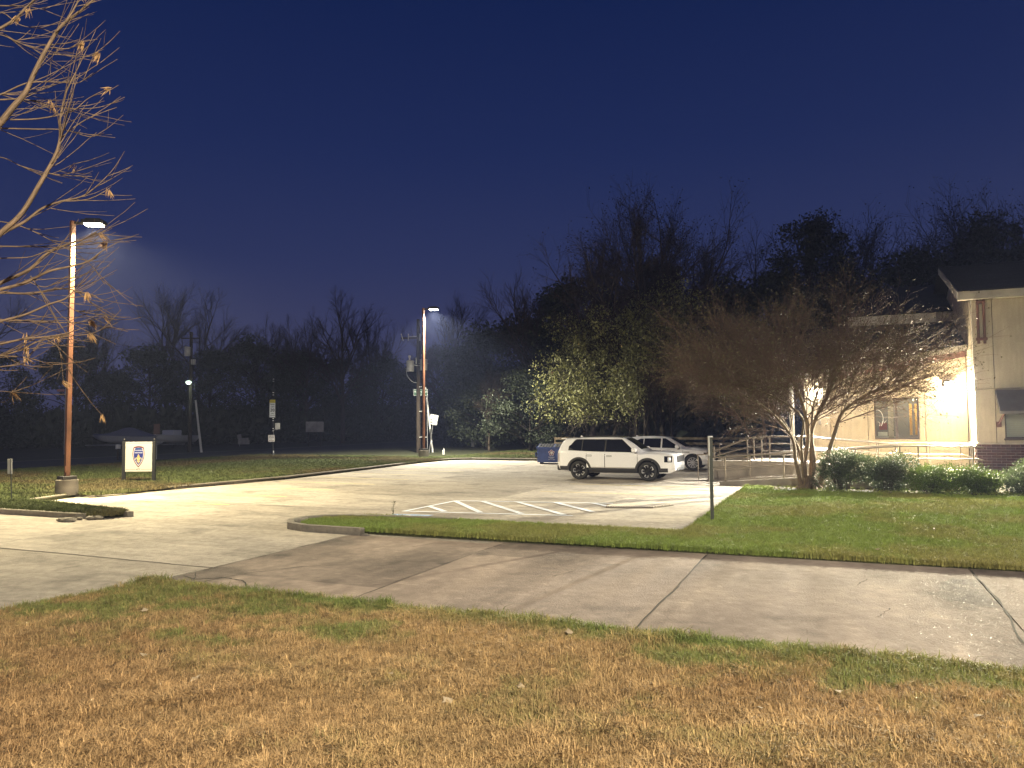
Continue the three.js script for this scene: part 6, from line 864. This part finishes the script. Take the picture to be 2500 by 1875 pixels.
scatter('lawn_grass', 'green grass of the lawn and island beside the drive', tuftsLawn, 105000, r => {
  let u, v; if (r() < 0.22) { u = lerp(-11.7, -2.9, r()); v = lerp(13.74, 15.86, r()); const nose = u < -10.9 ? Math.hypot((u + 10.9) / 0.75, (v - 14.62) / 0.85) : 0; if (nose > 1) return null; if (v < 13.78 + (u + 9.67) * 0.028 && u > -9.5 && r() < 0.5) return null; } else { u = lerp(-3.0, 10, Math.pow(r(), 1.15)); v = lerp(13.75 + (u + 9.67) * 0.02, 28.4, Math.pow(r(), 1.3)); if (v > 26.3 && u > -2.1 && r() < 0.9) return null; if (v > 27.9 && u < -2) return null; } const p = W(u, v); return [p.x, u < -2.95 ? 0.06 : 0.036, p.z, u, v]; }, lawnColor, 73, r => 0.8 + r() * 0.6);
const vergeColor = (r, u, v) => { const n = fbm(N4, u / 20, v / 20, 4, 4), k = smooth(0.42, 0.62, n), t = 0.6 + r() * 0.7; return col.setRGB(lerp(0.085, 0.12, k) * t, lerp(0.105, 0.095, k) * t, lerp(0.025, 0.036, k) * t); };
const tuftsVerge = [bladeTuft(91, 16, 0.09, 0.8, 0.13, 0.018)];
scatter('verge_grass', 'dim patchy grass of the verge between lot and road', tuftsVerge, 60000, r => {
  let u, v; const k = r(); if (k < 0.1) { u = lerp(-23, -17.35, r()); v = lerp(13.45, lerp(15.2, 14.1, (u + 23) / 5.8), r()); } else if (k < 0.75) { v = lerp(13.5, 44, r()); const c = v < 17.3 ? -23.3 : v < 25 ? -22.4 : -22.6; u = c - 0.25 - Math.pow(r(), 1.4) * 17; } else { u = lerp(-24, 3, r()); v = 43.25 + Math.pow(r(), 1.4) * 14; } const p = W(u, v); return [p.x, 0.09, p.z, u, v]; }, vergeColor, 79, r => 0.7 + r() * 0.7);
{ // fallen leaves on the front lawn
  const r = rng(33), geo = (() => { const a = new Acc(); const n = 9, rim = []; for (let k = 0; k < n; k++) { const f = k / n * 6.283, q = 0.03 * (0.7 + 0.5 * (k % 2)); rim.push(a.v(Math.cos(f) * q * 1.4, 0.008 * Math.sin(f * 2) + 0.004, Math.sin(f) * q, 0, 1, 0)); } const c = a.v(0, 0.012, 0, 0, 1, 0); for (let k = 0; k < n; k++) a.i.push(c, rim[(k + 1) % n], rim[k]); const g = a.geo(); g.computeVertexNormals(); return g; })();
  for (const [x, z] of [[-1.14, -7.0], [0.05, -6.63], [-0.55, -6.3], [1.95, -6.1], [2.75, -6.45], [-2.9, -6.9], [-3.7, -7.6], [1.2, -5.1], [3.6, -5.9], [-1.9, -5.7], [0.6, -8.3], [-4.6, -9.4]]) { const l = single('fallen_leaf', geo, M.leafFallen, 'pale dry leaf lying on the brown front lawn', 'leaf', 'leaves on the front lawn'); l.position.set(x, 0.095, z); l.rotation.set((r() - 0.5) * 0.6, r() * 6, (r() - 0.5) * 0.6); l.scale.setScalar(0.8 + r() * 0.7); }
  for (const [u, v] of [[3.2, 16.1], [0.6, 14.8], [1.8, 17.9], [-5.9, 14.0], [4.4, 15.0]]) { const p = W(u, v), l = single('fallen_leaf', geo, M.leafFallen, 'pale leaf lying on the green lawn beyond the drive', 'leaf', 'leaves on the green lawn'); l.position.set(p.x, 0.1, p.z); l.rotation.set((r() - 0.5) * 0.6, r() * 6, (r() - 0.5) * 0.6); l.scale.setScalar(1.3); }
  const p = W(-10.2, 15.95), w = plant('weed', 'thin weed growing at the kerb by the blue accessible marking', 'weed', [p.x, 0, p.z], 0), a = new Acc(); a.tube([V3(0, 0, 0), V3(0.02, 0.2, 0), V3(0.01, 0.42, 0.02)], 0.008, 0.004, 4); for (let k = 0; k < 26; k++) { const d = rndDir(r); d.y = Math.abs(d.y) * 0.6; d.normalize(); const s = rndDir(r); s.addScaledVector(d, -s.dot(d)).normalize(); a.leaf(V3(0.015, 0.08 + r() * 0.36, 0), d, s, 0.07, 0.02); } part('stem', a.geo(), M.leafOlive, w);
  const rub = W(-18.0, 13.0), bk = thing('broken_kerb_rubble', 'broken concrete lumps at the end of the left kerb', 'rubble', [rub.x, 0, rub.z], 0); for (let k = 0; k < 7; k++) { const g = new THREE.IcosahedronGeometry(0.06 + r() * 0.1, 0); g.scale(1.4, 0.6, 1); part('lump', g.translate((r() - 0.2) * 1.0, 0.04, (r() - 0.3) * 0.6), M.kerb, bk); }
}
renderer.render(scene, camera);
